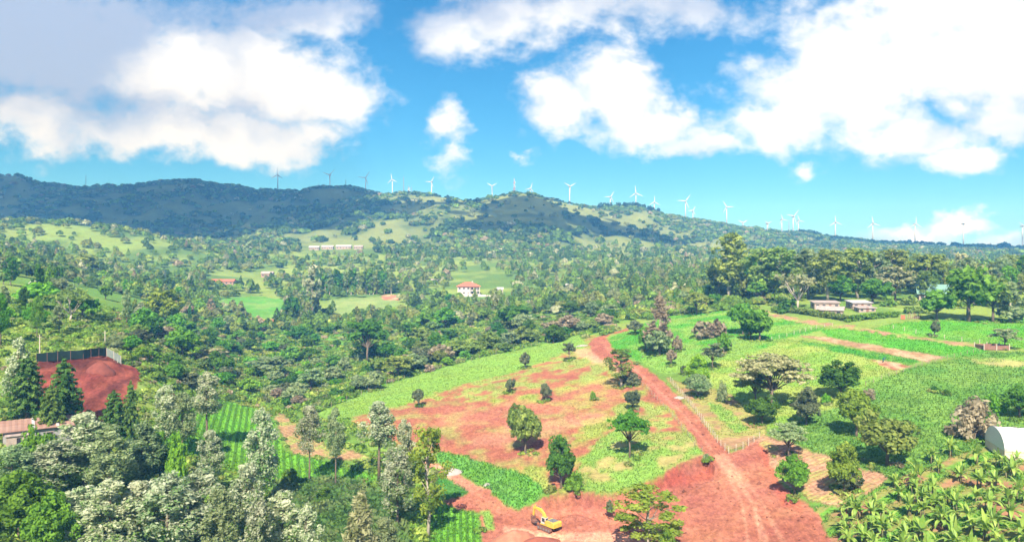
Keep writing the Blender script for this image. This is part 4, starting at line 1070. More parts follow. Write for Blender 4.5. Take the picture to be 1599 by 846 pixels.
lattice(638, 291, 1540, 2.0, [M_STEEL], 'short stout lattice mast beside the tall thin one', 3)
lattice(642.5, 292, 1540, .7, [M_STEEL], 'small thin mast right of the stout one')
lattice(540, 281, 1870, 1.2, [M_STEEL], 'dark mast beside the lone tree on the ridge')
lattice(497.5, 287, 1870, .9, [M_STEEL], 'small dark mast between the two left turbines')
lattice(134, 274, 1860, .6, [M_STEEL], 'faint slim mast far left on the dark ridge')
lattice(1232, 343, 1660, 1.0, [M_STEEL], 'grey mast inside the white turbine cluster')

def house(name, px, b, wpx, depth, wh, roofh, rz, wall, roof, label, nwin=3, style='gable', cat='house', storeys=1, over=.5, door=True, group=None, chim=False):
    p = ground_for(px, b); w = wpx / F * p[1]
    o = empty(name, (p[0], p[1], p[2] - .1), rz); tag(o, label, cat, group)
    MB().box((0, 0, wh / 2 - .5), (w, depth, wh + 1)).build('wall', wall, o)
    hw, hd = w / 2 + over, depth / 2 + over
    m = MB(); th = .14
    if style == 'gable':      # ridge along x
        for s in (-1, 1):
            m.add([(-hw, s * hd, wh + .02), (hw, s * hd, wh + .02), (hw, 0, wh + roofh), (-hw, 0, wh + roofh), (-hw, s * hd, wh + .02 + th), (hw, s * hd, wh + .02 + th), (hw, 0, wh + roofh + th), (-hw, 0, wh + roofh + th)],
                  [(0, 1, 2, 3), (7, 6, 5, 4), (0, 4, 5, 1), (2, 6, 7, 3), (0, 3, 7, 4), (1, 5, 6, 2)])
        g_ = MB()
        for s in (-1, 1):
            g_.add([(s * (w / 2 - .02), -depth / 2, wh), (s * (w / 2 - .02), depth / 2, wh), (s * (w / 2 - .02), 0, wh + roofh * .93), (s * (w / 2 - .22), -depth / 2, wh), (s * (w / 2 - .22), depth / 2, wh), (s * (w / 2 - .22), 0, wh + roofh * .93)],
                   [(0, 1, 2), (5, 4, 3), (0, 3, 4, 1), (1, 4, 5, 2), (2, 5, 3, 0)])
        g_.build('gable', wall, o)
    elif style == 'hip':
        i_ = min(hd, hw * .8)
        vs = [(-hw, -hd, wh + .02), (hw, -hd, wh + .02), (hw, hd, wh + .02), (-hw, hd, wh + .02), (-hw + i_, 0, wh + roofh), (hw - i_, 0, wh + roofh)]
        vs2 = [(x, y, z - .12) for x, y, z in vs[:4]]
        m.add(vs + vs2, [(0, 1, 5, 4), (1, 2, 5), (2, 3, 4, 5), (3, 0, 4), (6, 7, 1, 0), (7, 8, 2, 1), (8, 9, 3, 2), (9, 6, 0, 3), (9, 8, 7, 6)])
    else:                     # mono pitch, high at the back
        m.add([(-hw, -hd, wh + .05), (hw, -hd, wh + .05), (hw, hd, wh + roofh), (-hw, hd, wh + roofh), (-hw, -hd, wh + .2), (hw, -hd, wh + .2), (hw, hd, wh + roofh + .15), (-hw, hd, wh + roofh + .15)],
              [(0, 1, 2, 3), (7, 6, 5, 4), (0, 4, 5, 1), (2, 6, 7, 3), (0, 3, 7, 4), (1, 5, 6, 2)])
        MB().prism([(-depth / 2, wh - .1), (depth / 2, wh - .1), (depth / 2, wh + roofh * .9)], -w / 2 + .03, w / 2 - .03, Matrix.Rotation(R(90), 4, 'Z')).build('upper_wall', wall, o)
    rf = m.build('roof', roof, o)
    if chim: MB().box((w * .2, depth * .15, wh + roofh * .9), (.9, .9, 1.8)).build('chimney', wall, rf)
    sh = wh / storeys
    for s in range(storeys):
        for i in range(nwin):
            x = (i + .5) / nwin * w - w / 2
            if door and s == 0 and i == nwin // 2:
                MB().box((x, -depth / 2 - .03, 1.0), (1.0, .1, 2.0)).build('door', M_BRN, o); continue
            f = MB().box((x, -depth / 2 - .02, s * sh + sh * .55), (min(1.5, w / nwin * .55), .12, min(1.4, sh * .45))).build('window', wall, o)
            MB().box((x, -depth / 2 - .06, s * sh + sh * .55), (min(1.3, w / nwin * .47), .1, min(1.2, sh * .38))).build('pane', M_GLASS, f)
    for s in (-1, 1):
        f = MB().box((s * (w / 2 + .02), 0, wh * .55), (.12, 1.3, 1.2)).build('window', wall, o)
        MB().box((s * (w / 2 + .06), 0, wh * .55), (.1, 1.1, 1.0)).build('pane', M_GLASS, f)
    return o
# villa in the trees
h_ = house('villa', 731, 460, 33, 11, 6.6, 3.2, R(4), M_WALLW, M_ROOFR, 'white two-storey villa with red hipped roof among the trees in the middle distance', 5, 'hip', 'house', 2, .9, chim=True)
m = MB()
for x in (1.5, 4.0, 6.5, 8.6): m.tube([(x, -7.6, 0), (x, -7.6, 6.2)], .28, 8)
m.build('veranda_column', M_WALLW, h_); MB().box((5, -6.6, 3.3), (8.2, 2.4, .25)).build('balcony', M_WALLW, h_)
MB().add([(.6, -8.4, 6.6), (9.6, -8.4, 6.6), (9.6, -5.4, 6.9), (.6, -5.4, 6.9), (5.1, -5.4, 9)], [(0, 1, 4), (1, 2, 4), (3, 0, 4), (0, 3, 2, 1)]).build('porch_roof', M_ROOFR, h_)
p = hit(748, 463); o = empty('garden_wall', tuple(p), R(-6)); tag(o, 'white garden wall stepping down in front of the red-roofed villa', 'wall')
for i in range(5): MB().box((-9 + i * 4.2, -i * .3, 1.0 - .25 * i), (4.2, .3, 2.6)).build('wall_panel', M_WALLW, o)
house('unfinished_house', 781, 462, 9, 5, 5.2, 1.2, R(0), M_WALLW, M_ROOFW, 'small unfinished white house with dark openings right of the villa', 2, 'mono', 'house', 2)
house('cottage', 679, 443, 11, 6, 2.8, 1.6, R(6), M_MUD, M_ROOFP, 'small pinkish cottage in the trees left of the villa', 3)
for px, b, w, lab in [(491, 390, 17, 'low pale school block farthest left in its row'), (512, 389, 20, 'second school block with a long white roof'), (537, 388.5, 26, 'longest white school block in the middle of the row'), (560, 389, 15, 'school block with a pinkish front at the right end of the row')]:
    house('school_block', px, b, w * .86, 8, 3.0, 2.0, R(3), M_WALLP, M_ROOFW if px < 555 else M_ROOFP, lab, 5, 'gable', 'school building', group='school blocks under the far hill')
house('cottage', 463, 391, 10, 6, 3, 1.6, R(-5), M_WALLP, M_ROOFW, 'little pale cottage left of the school blocks', 2)
house('farmhouse', 418, 432, 17, 8, 3.2, 2.2, R(5), M_MUD, M_ROOFP, 'farmhouse with faded pink roof left of the tall silver tree', 3)
house('longhouse', 349, 444, 36, 7, 2.8, 1.8, R(-2), M_MUD, M_ROOFR, 'long low house with a reddish roof on the left mid slope', 5)
house('cottage', 55, 455, 9, 6, 3, 1.6, R(10), M_WALLW, M_ROOFW, 'tiny white cottage on the far left slope', 2)
house('cottage', 77, 457, 15, 6, 2.6, 1.5, R(-8), M_MUD, M_ROOFP, 'tiny cottage with orange roof on the far left slope', 3)
house('cottage', 888, 452, 8, 6, 3, 1.5, R(0), M_WALLW, M_ROOFW, 'tiny pale cottage deep in the wood right of the villa', 2)
# farm sheds at right
house('farm_shed', 1297, 490, 36, 6, 1.7, 1.4, R(-28), M_WALLP, M_ROOFP, 'nearest farm shed with a low pinkish gable roof behind the hedge', 3, 'gable', 'farm shed', 1, .6, group='farm sheds behind the hedge')
house('farm_shed', 1288, 481, 38, 5, 2.4, .7, R(-3), M_WALLP, M_ROOFP, 'roughly walled farm shed behind the nearest gabled one', 4, 'mono', 'farm shed', group='farm sheds behind the hedge')
house('farm_shed', 1341, 481, 30, 6, 2.4, .8, R(2), M_WALLP, M_ROOFW, 'farm shed with a pale flat roof and dark open front, rightmost of the group', 3, 'mono', 'farm shed', group='farm sheds behind the hedge')
house('farm_shed', 1350, 486, 26, 4.5, 1.5, .5, R(2), M_WALLP, M_ROOFP, 'lowest farm shed, in front of the flat-roofed one', 3, 'mono', 'farm shed', group='farm sheds behind the hedge')
house('green_roofed_house', 1456, ('Y', 335), 40, 10, 3.0, 4.2, R(-24), M_WALLP, M_ROOFG, 'house with a steep pale green metal roof half hidden by trees', 4, 'gable', 'house', 1, .9)
# rusty shed, bottom left
p = ground_for(58, 686); o = empty('stone_shed', (p[0] + 1.0, p[1], p[2] - .4), R(34)); tag(o, 'low stone shed with a long rusty sheet roof at the left edge', 'shed')
MB().box((0, 0, 1.5), (13, 6.2, 3.6)).build('wall', M_STONE, o)
rf = MB(); 
for i in range(14):
    x0 = -7.1 + i * 1.015
    rf.add([(x0, -3.7, 3.32), (x0 + 1.0, -3.7, 3.32), (x0 + 1.0, 3.5, 4.25), (x0, 3.5, 4.25), (x0, -3.7, 3.38), (x0 + .5, -3.7, 3.45), (x0 + 1.0, -3.7, 3.38), (x0 + 1.0, 3.5, 4.31), (x0 + .5, 3.5, 4.38), (x0, 3.5, 4.31)],
           [(3, 2, 1, 0), (4, 5, 8, 9), (5, 6, 7, 8), (0, 1, 6, 5, 4), (2, 3, 9, 8, 7), (1, 2, 7, 6), (0, 4, 9, 3)])
r_o = rf.build('roof', M_RUST, o)
for x in (-1.5, 2.6): MB().box((x, -.1, 3.95), (.5, 6.6, .05), rx=math.atan2(.93, 7.2)).build('roof_sheet', M_ROOFW, r_o)
MB().prism([(-3.1, 3.2), (3.1, 3.2), (3.1, 4.05)], -6.45, 6.45, Matrix.Rotation(R(90), 4, 'Z')).build('upper_wall', M_STONE, o)
for x in (-5, -2.2, 1.2, 4.4): 
    f = MB().box((x, -3.12, 1.9), (1.3, .12, 1.3)).build('window', M_WALLP, o); MB().box((x, -3.16, 1.9), (1.05, .12, 1.05)).build('pane', M_DARK, f)
MB().box((-6.54, 0.4, 1.3), (.12, 1.2, 2.2)).build('door', M_BRN, o)
p = ground_for(27, 694); o = empty('pale_hut', (p[0], p[1], p[2] - .2), R(30)); tag(o, 'little pale hut at the front corner of the stone shed', 'hut')
MB().box((0, 0, 1.1), (3.4, 2.6, 2.4)).build('wall', M_WALLP, o); MB().box((0, 0, 2.42), (4.0, 3.2, .16), rx=R(5)).build('roof', M_ROOFP, o); MB().box((.4, -1.33, .9), (.8, .1, 1.8)).build('door', M_DARK, o)

# greenhouse tunnel at the right edge
p = ground_for(1600, 716); o = empty('greenhouse', (p[0] + 5.9, p[1] + 2.4, p[2] - .2), R(-14)); tag(o, 'white plastic greenhouse tunnel with beige side curtain at the right edge', 'greenhouse')
Lg, Wg, Hg = 17.0, 9.0, 4.6
def arch(r_, z0=1.5):
    return [(math.cos(a) * Wg / 2 * r_, z0 + math.sin(a) * (Hg - z0 + 0.2) * r_) for a in np.linspace(0, math.pi, 19)]
m = MB(); A0 = arch(1.0); vs = []; nseg = 24
for i in range(nseg + 1):
    x = -Lg / 2 + Lg * i / nseg; sag = .12 * math.sin(math.pi * i / nseg * 6) ** 2
    vs += [(x, y, z - sag * (z - 1.5) / 3) for y, z in A0]
n_ = len(A0)
m.add(vs, [(i * n_ + j, i * n_ + j + 1, (i + 1) * n_ + j + 1, (i + 1) * n_ + j) for i in range(nseg) for j in range(n_ - 1)])
cov = m.build('cover', M_PLAST, o, True)
sm_ = cov.modifiers.new('thickness', 'SOLIDIFY'); sm_.thickness = .03
for s in (-1, 1):
    e = MB(); vs = [(s * (Lg / 2 - .03), y, z) for y, z in A0] + [(s * (Lg / 2 - .08), y, z) for y, z in A0]
    e.add(vs, [tuple(range(n_)), tuple(range(2 * n_ - 1, n_ - 1, -1))]).build('end_sheet', M_PLAST, o)
    MB().box((0, s * (Wg / 2 - .02), .75), (Lg, .07, 1.44)).build('side_curtain', M_BEIGE, o)
    MB().box((s * (Lg / 2 - .06), 0, .75), (.07, Wg - .2, 1.44)).build('end_curtain', M_BEIGE, o)
    MB().box((0, s * (Wg / 2 + .04), 1.5), (Lg + .1, .12, .1)).build('rail', M_PALEPOST, o)
for i in range(6):
    x = -Lg / 2 + .3 + i * (Lg - .6) / 5
    MB().tube([(x, y * 1.01, z * 1.0 + .04) for y, z in A0], .05, 5).build('hoop', M_TUR, o)

# fences
def fence(name, path, step, ph, label, pm, wires=3, rad=.07, net=None, cat='fence'):
    P_ = []
    for (x0, y0), (x1, y1) in zip(path[:-1], path[1:]):
        a, b = hit(x0, y0), hit(x1, y1); n = max(1, int(np.hypot(*(b - a)[:2]) / step))
        for i in range(n): 
            q = a + (b - a) * i / n; P_.append(np.array((q[0], q[1], float(zf(q[0], q[1])))))
    P_.append(hit(*path[-1])); P_ = P_[:98]; o = empty(name, tuple(P_[0])); tag(o, label, cat)
    f_r = random.Random(len(P_))
    for q in P_:
        c = Vector(q - P_[0]); t = Vector((f_r.uniform(-.08, .08), f_r.uniform(-.08, .08), ph * f_r.uniform(.88, 1.08)))
        MB().tube([c - Vector((0, 0, .3)), c + t], rad, 5).build('post', pm, o)
    if wires:
        m = MB()
        for k_ in range(wires):
            m.tube([Vector(q - P_[0]) + Vector((0, 0, ph * (.35 + .55 * k_ / max(1, wires - 1)))) for q in P_], .015, 3, False)
        m.build('wire', M_WIRE, o)
    if net:
        m = MB()
        for a, b in zip(P_[:-1], P_[1:]):
            a = Vector(a - P_[0]); b = Vector(b - P_[0]); u_ = Vector((0, .02, 0))
            mid = (a + b) / 2 + Vector((0, 0, -.06)); h = Vector((0, 0, ph * .92)); l = Vector((0, 0, .1))
            m.add([a + l, mid + l, b + l, a + h, mid + h - Vector((0, 0, .08)), b + h], [(0, 1, 4, 3), (1, 2, 5, 4)])
        nn_ = m.build('netting', net, o); s_ = nn_.modifiers.new('thickness', 'SOLIDIFY'); s_.thickness = .03
    return o
fence('wire_fence', [(1047, 596), (1068, 620), (1095, 655), (1120, 690), (1138, 708), (1160, 700), (1186, 684)], 2.0, 1.5, 'pale post fence along the right side of the red road, turning at the bare ground', M_PALEPOST, 3, .06)
fence('wire_fence', [(960, 575), (1010, 606), (1050, 650), (1085, 695), (1108, 716)], 3.0, 1.2, 'sparse low fence along the left side of the red road', M_WOOD, 2, .06)
fence('wire_fence', [(1395, 513), (1430, 521), (1475, 529), (1530, 537), (1545, 540)], 4.0, 1.5, 'fence of grey posts along the brown path below the upper pasture', M_PALEPOST, 3, .09)
fence('wire_fence', [(1205, 531), (1240, 522), (1275, 513), (1300, 509)], 3.0, 1.3, 'pale fence crossing the pasture below the white-limbed tree', M_PALEPOST, 3, .08)
fence('wire_fence', [(1352, 602), (1400, 584), (1440, 570), (1480, 560), (1530, 549)], 3.0, 1.2, 'weathered fence between the yellow-green meadow and the crop field', M_WOOD, 3, .06)
fence('wire_fence', [(505, 640), (575, 612), (640, 588), (700, 571), (760, 556), (830, 541), (880, 531)], 3.5, 1.5, 'thin wire fence along the lower edge of the green valley', M_WOOD, 3, .06)
fence('net_fence', [(57, 566), (90, 563), (130, 560), (166, 556)], 2.2, 2.6, 'dark green netting fence along the top of the red earth bank', M_BRN, 0, .05, M_NET)
fence('net_fence', [(167, 556), (178, 561), (189, 568)], 1.5, 2.4, 'pale end panel of netting at the right of the dark green fence', M_PALEPOST, 0, .07, M_NETP)
p = ground_for(1556, 547); o = empty('cattle_pen', tuple(p), R(-2)); tag(o, 'low brown boarded pen beside the broad grey tree', 'pen')
for s, y in ((1, 0), (1, 4.5)): MB().box((0, y, .8), (7.2, .1, 1.3)).build('board_panel', M_BRN, o)
for x in (-3.6, 3.6): MB().box((x, 2.25, .8), (.1, 4.4, 1.3)).build('board_panel', M_BRN, o)
for x in (-3.7, 0, 3.7):
    for y in (-.12, 4.62): MB().tube([(x, y, -.3), (x, y, 2.0)], .12, 6).build('post', M_PALEPOST, o)
p = hit(1410, 499); o = empty('red_gate', tuple(p), R(4)); tag(o, 'small red-orange gate at the right end of the hedge', 'gate')
MB().box((0, 0, .95), (1.5, .09, 1.5)).build('board_panel', M_REDB, o)
for x in (-.85, .85): MB().tube([(x, 0, -.3), (x, 0, 2.0)], .09, 6).build('post', M_WOOD, o)
p = hit(1428, 498); o = empty('timber_stack', tuple(p), 0); tag(o, 'stack of brown poles leaning between the red gate and the round green tree', 'timber stack')
for i in range(14): MB().tube([(-2.4 + i * .36, 0, 0), (-2.2 + i * .36 + .3 * ((i * 7) % 3 - 1), .8, 1.7 + .25 * ((i * 5) % 4))], .09, 5).build('pole', M_BRN if i % 2 else M_WOOD, o)
for px, b, tp, lab in [(164, 540, 516, 'pale utility pole above the right end of the netting fence'), (62, 556, 522, 'leaning pole behind the left end of the netting fence'), (249, 522, 502, 'short pole left of the big green valley tree')]:
    p = hit(px, b); Hh_ = (b - tp) / F * p[1]; o = empty('utility_pole', tuple(p)); tag(o, lab, 'pole', 'poles on the left slope')
    MB().tube([(0, 0, -.5), (0, 0, Hh_)], [.16, .1], 7).build('pole', M_PALEPOST, o); MB().box((0, 0, Hh_ - .6), (1.4, .12, .12)).build('crossarm', M_WOOD, o)

# hedges
def hedge(path, h, w, colour, label):
    rg = np.random.default_rng(int(path[0][0])); C_ = []; base = hit(*path[0])
    for (x0, y0), (x1, y1) in zip(path[:-1], path[1:]):
        a, b = hit(x0, y0), hit(x1, y1); n = int(np.hypot(*(b - a)[:2]) / .55) + 1
        for i in range(n):
            q = a + (b - a) * i / n
            for k_ in range(3): C_.append((q[0] + rg.normal() * w * .3, q[1] + rg.normal() * w * .3, float(zf(q[0], q[1])) + h * rg.uniform(.2, .85)))
    C_ = np.array(C_) - base
    v, f, tone = leaves(C_, np.tile((.75, .75, .6), (len(C_), 1)) * rg.uniform(.7, 1.2, (len(C_), 1)), 26, .45, rg, .4, 1.6, .5, .6)
    me = np_mesh('hedge', v, f, mats=(LM[colour],)); attr_f(me, 'tone', tone)
    o = link('hedge', me); o.location = tuple(base); tag(o, label, 'hedge')
hedge([(1210, 486), (1250, 490), (1290, 496), (1325, 502)], 2.6, 1.8, 'olive', 'left hedge, below the farm sheds')
hedge([(1325, 503), (1345, 500), (1375, 497), (1402, 495)], 2.4, 1.8, 'green', 'right hedge, running to the red gate')
hedge([(1415, 490), (1432, 489), (1446, 490)], 3.0, 1.8, 'olive', 'short olive hedge behind the stack of brown poles')

# heaps
def heap(name, px, b, wx, wy, h, m_, label, cat, rz=0.0, seed=1):
    p = ground_for(px, b); n, r_ = 40, 14; vs = []; rg = np.random.default_rng(seed)
    for j in range(r_ + 1):
        k_ = j / r_
        for i in range(n):
            a = 6.2832 * i / n; nx = fbm(np.array(math.cos(a) * 1.6 + seed + k_ * 2), np.array(math.sin(a) * 1.6 + k_ * 3), 4) - .5
            rr = (1 - k_) * (1 + .35 * nx); x, y = math.cos(a) * rr * wx, math.sin(a) * rr * wy
            zz = h * (1 - rr ** 1.35) if rr < 1 else -.3
            c, s = math.cos(rz), math.sin(rz); X_, Y_ = x * c - y * s, x * s + y * c
            vs.append((X_, Y_, zz * (1 + .25 * nx) + float(zf(p[0] + X_, p[1] + Y_)) - p[2] - (.35 if j == 0 else 0)))
    o = link(name, np_mesh(name, vs, [(j * n + i, j * n + (i + 1) % n, (j + 1) * n + (i + 1) % n, (j + 1) * n + i) for j in range(r_) for i in range(n)], mats=(m_,), smooth=True))
    o.location = tuple(p); tag(o, label, cat)
M_HEAP = simple_mat('pale_red_soil', (0.46, 0.21, 0.13), 0.95, 0.3, 0.6, c2=(0.34, 0.12, 0.075), bump=.6)
M_HEAPD = simple_mat('red_soil_heap', (0.31, 0.10, 0.062), 0.95, 0.35, 0.7, c2=(0.22, 0.066, 0.045), bump=.6)
M_HEAPX = simple_mat('maroon_soil', (0.225, 0.066, 0.048), 0.95, 0.35, 0.9, bump=.6)
M_GRAV = simple_mat('grey_gravel', (0.40, 0.37, 0.35), 0.95, 0.3, 2.0, bump=.5)
heap('soil_heap', 802, 846, 4.6, 3.6, 2.1, M_HEAP, 'pale orange soil heap at the bottom edge left of the excavator', 'soil heap', .5, 3)
heap('soil_heap', 838, 850, 4.5, 2.6, 1.3, M_HEAPD, 'darker red soil heap in front of the excavator', 'soil heap', .1, 5)
heap('gravel_heap', 706, 738, 2.5, 1.6, 1.1, M_GRAV, 'pale grey gravel heap on the grass beside the brown path', 'gravel heap', .2, 8)
heap('rubble_patch', 760, 757, .9, .7, .5, M_GRAV, 'small pale rubble pile at the end of the green bank', 'rubble', .2, 9)
heap('soil_heap', 158, 578, 3.4, 2.6, 2.2, M_HEAPX, 'pointed red soil heap under the netting fence', 'soil heap', .2, 12)
heap('rubble_patch', 1060, 621, 1.6, 1.0, .5, M_GRAV, 'whitish rubble on the right verge of the red road', 'rubble', -.5, 14)
heap('rubble_patch', 908, 540, 2.6, 1.2, .5, M_GRAV, 'whitish rubble at the left of the road bend', 'rubble', -.3, 15)

# excavator, x forward
p = hit(856, 826); ex = empty('excavator', (p[0], p[1], p[2] + .02), R(132), (.76, .76, .76)); tag(ex, 'yellow tracked excavator on bare red ground, boom folded down ahead of it', 'excavator')
for s in (-1, 1):
    out = [(-2.1, .12), (-1.75, 0), (1.75, 0), (2.1, .12), (2.3, .45), (2.1, .82), (1.7, .95), (-1.7, .95), (-2.1, .82), (-2.3, .45)]
    t_o = MB().prism(out, s * 1.25 - .3, s * 1.25 + .3).build('track', M_TRK, ex, bevel=.03)
    m = MB()
    for i in range(17): m.box((-1.9 + i * .237, s * 1.25, .97), (.16, .64, .06)); m.box((-1.9 + i * .237, s * 1.25, .0), (.16, .64, .05))
    m.build('shoe', M_TRK, t_o)
    m = MB()
    for x in (-1.75, -.9, 0, .9, 1.75): m.tube([(x, s * 1.25 + s * .31, .45), (x, s * 1.25 + s * .36, .45)], .3, 10)
    m.build('roller', M_GREY, t_o)
MB().box((0, 0, .75), (2.0, 2.0, .5)).tube([(0, 0, .9), (0, 0, 1.2)], .8, 16).build('undercarriage', M_TRK, ex)
up_ = MB().box((-.7, 0, 1.35), (4.2, 2.6, .36)).box((-1.3, 0, 1.95), (2.6, 2.6, .95)).build('body', M_YEL, ex, bevel=.06)
MB().prism([(-3.15, 1.2), (-2.62, 1.2), (-2.62, 2.5), (-3.0, 2.5), (-3.2, 2.2)], -1.36, 1.36).build('counterweight', M_YEL, ex, bevel=.08)
MB().box((-1.5, -.1, 2.47), (1.9, 1.9, .12)).build('engine_cover', M_GREY, ex, bevel=.03); MB().tube([(-2.1, .6, 2.4), (-2.1, .6, 2.95)], .09, 8).build('exhaust', M_GREY, ex)
cab = MB().prism([(-.35, 1.5), (1.15, 1.5), (1.25, 2.2), (.95, 3.05), (-.35, 3.05)], .35, 1.3).build('cab', M_WALLW, ex, bevel=.04)
MB().box((.25, .83, 3.09), (1.2, .9, .06)).build('cab_roof', M_YEL, cab)
MB().box((.35, 1.32, 2.45), (.9, .04, .85)).build('window', M_GLASS, cab); MB().box((-.37, .83, 2.5), (.04, .7, .7)).build('window', M_GLASS, cab)
MB().box((.35, .33, 2.45), (.9, .04, .85)).build('window', M_GLASS, cab); MB().box((1.16, .83, 2.55), (.05, .74, .78), ry=R(-19)).build('window', M_GLASS, cab)
def beam(pts, w, hs, name, m_, par=ex):
    m = MB(); vs = []
    pts = [Vector(q) for q in pts]
    for i, q in enumerate(pts):
        t = (pts[min(i + 1, len(pts) - 1)] - pts[max(i - 1, 0)]).normalized(); n_ = Vector((-t.z, 0, t.x)) * hs[i] / 2
        vs += [q + n_ + Vector((0, w / 2, 0)), q + n_ - Vector((0, w / 2, 0)), q - n_ - Vector((0, w / 2, 0)), q - n_ + Vector((0, w / 2, 0))]
    fs = [(i * 4 + j, i * 4 + (j + 1) % 4, i * 4 + 4 + (j + 1) % 4, i * 4 + 4 + j) for i in range(len(pts) - 1) for j in range(4)] + [(0, 1, 2, 3), tuple(len(vs) - 4 + j for j in (3, 2, 1, 0))]
    return m.add(vs, fs).build(name, m_, par, bevel=.03)
bm_ = beam([(.75, -.25, 1.7), (1.8, -.25, 3.2), (2.9, -.25, 3.95), (4.9, -.25, 3.95)], .5, [.5, .75, .7, .4], 'boom', M_YEL)
st_ = beam([(4.45, -.25, 4.6), (4.95, -.25, 3.95), (5.3, -.25, 1.9)], .4, [.3, .62, .32], 'stick', M_YEL)
bk = MB().prism([(5.2, 2.1), (5.75, 1.75), (5.7, .9), (5.1, .35), (4.45, .3), (4.3, .75), (4.75, .8), (5.1, 1.1), (5.05, 1.7)], -.85, .35).build('bucket', M_TRK, ex, bevel=.03)
m = MB()
for i in range(5): m.box((4.28, -.75 + i * .25, .45), (.4, .1, .12), ry=R(40))
m.build('tooth', M_GREY, bk)
for s in (-.62, .12): MB().tube([(1.2, s, 1.6), (1.8, s, 2.5)], .11, 8).tube([(1.8, s, 2.5), (2.3, s, 3.35)], .06, 8).build('cylinder', M_GREY, bm_)
MB().tube([(2.6, -.25, 4.35), (3.5, -.25, 4.55)], .11, 8).tube([(3.5, -.25, 4.55), (4.45, -.25, 4.6)], .06, 8).build('cylinder', M_GREY, bm_)
MB().tube([(4.85, -.25, 4.0), (5.25, -.25, 3.0)], .1, 8).tube([(5.25, -.25, 3.0), (5.5, -.25, 2.0)], .05, 8).build('cylinder', M_GREY, st_)
MB().tube([(-.3, 1.36, 1.5), (-.3, 1.36, 2.4), (-2.2, 1.36, 2.4), (-2.2, 1.36, 1.6)], .03, 5).build('handrail', M_GREY, ex)

# the person working in the tilled plot, bent over a hoe
def person(p, rz):
    vs = [(0, 0, .92), (.10, 0, 1.12), (.30, 0, 1.30), (.40, 0, 1.36), (.48, 0, 1.42), (.58, 0, 1.48),
          (0, .10, .88), (.08, .13, .48), (.0, .15, .06), (.16, .16, .03),
          (-.02, -.10, .88), (-.05, -.14, .48), (-.2, -.16, .06), (-.05, -.17, .03),
          (.31, .19, 1.27), (.46, .24, 1.0), (.66, .16, .86), (.73, .12, .80), (.31, -.19, 1.27), (.40, -.24, .98), (.58, -.14, .80), (.65, -.10, .75)]
    ed = [(0, 1), (1, 2), (2, 3), (3, 4), (4, 5), (0, 6), (6, 7), (7, 8), (8, 9), (0, 10), (10, 11), (11, 12), (12, 13), (2, 14), (14, 15), (15, 16), (16, 17), (2, 18), (18, 19), (19, 20), (20, 21)]
    rad = [.16, .15, .17, .09, .09, .115, .10, .075, .05, .045, .10, .075, .05, .045, .075, .05, .035, .04, .075, .05, .035, .04]
    me = bpy.data.meshes.new('person'); me.from_pydata(vs, ed, [])
    o = link('person', me); o.location = p; o.rotation_euler = (0, 0, rz)
    sk = o.modifiers.new('skin', 'SKIN'); me.skin_vertices or None
    if not me.skin_vertices: bpy.context.view_layer.update()
    for v_, r_ in zip(me.skin_vertices[0].data, rad): v_.radius = (r_, r_)
    me.skin_vertices[0].data[0].use_root = True
    ss = o.modifiers.new('sub', 'SUBSURF'); ss.levels = 1; ss.render_levels = 2
    me.materials.append(simple_mat('skin', (0.16, 0.09, 0.06), .6, .15, 4.0))
    tag(o, 'person in a teal shirt bending over the small tilled plot', 'person')
    b = MB().tube([(-.05, 0, .86), (.1, 0, 1.14), (.3, 0, 1.33), (.36, 0, 1.36)], [.19, .185, .2, .13], 10)
    for s in (-1, 1): b.tube([(.30, s * .17, 1.29), (.39, s * .23, 1.12), (.45, s * .25, 1.0)], [.1, .085, .075], 8)
    b.build('shirt', simple_mat('teal_cloth', (0.02, 0.22, 0.26), .85, .25, 4.0), o, True)
    t = MB()
    for s, x0, x1 in ((1, .08, .0), (-1, -.05, -.2)): t.tube([(0, s * .08, .92), (x0, s * .135, .48), (x1, s * .155, .12)], [.135, .1, .075], 8)
    t.build('trousers', simple_mat('dark_blue_cloth', (0.03, 0.07, 0.13), .9, .25, 4.0), o, True)
    MB().tube([(.60, 0, 1.45), (.60, 0, 1.53), (.61, 0, 1.6)], [.125, .12, .05], 10).build('headscarf', simple_mat('blue_scarf', (0.03, 0.2, 0.32), .9, .2, 4.0), o, True)
    return o
p = hit(1379, 566); person(tuple(p), R(-20))
o = empty('hoe', (p[0], p[1], p[2]), R(-20)); tag(o, 'wooden hoe held by the bending person', 'hoe')
MB().tube([(.55, .0, 1.0), (.72, .02, .78), (1.2, .02, .12)], .02, 6).build('handle', M_WOOD, o); MB().box((1.12, .02, .08), (.2, .16, .02), ry=R(30)).build('blade', M_STEEL, o)

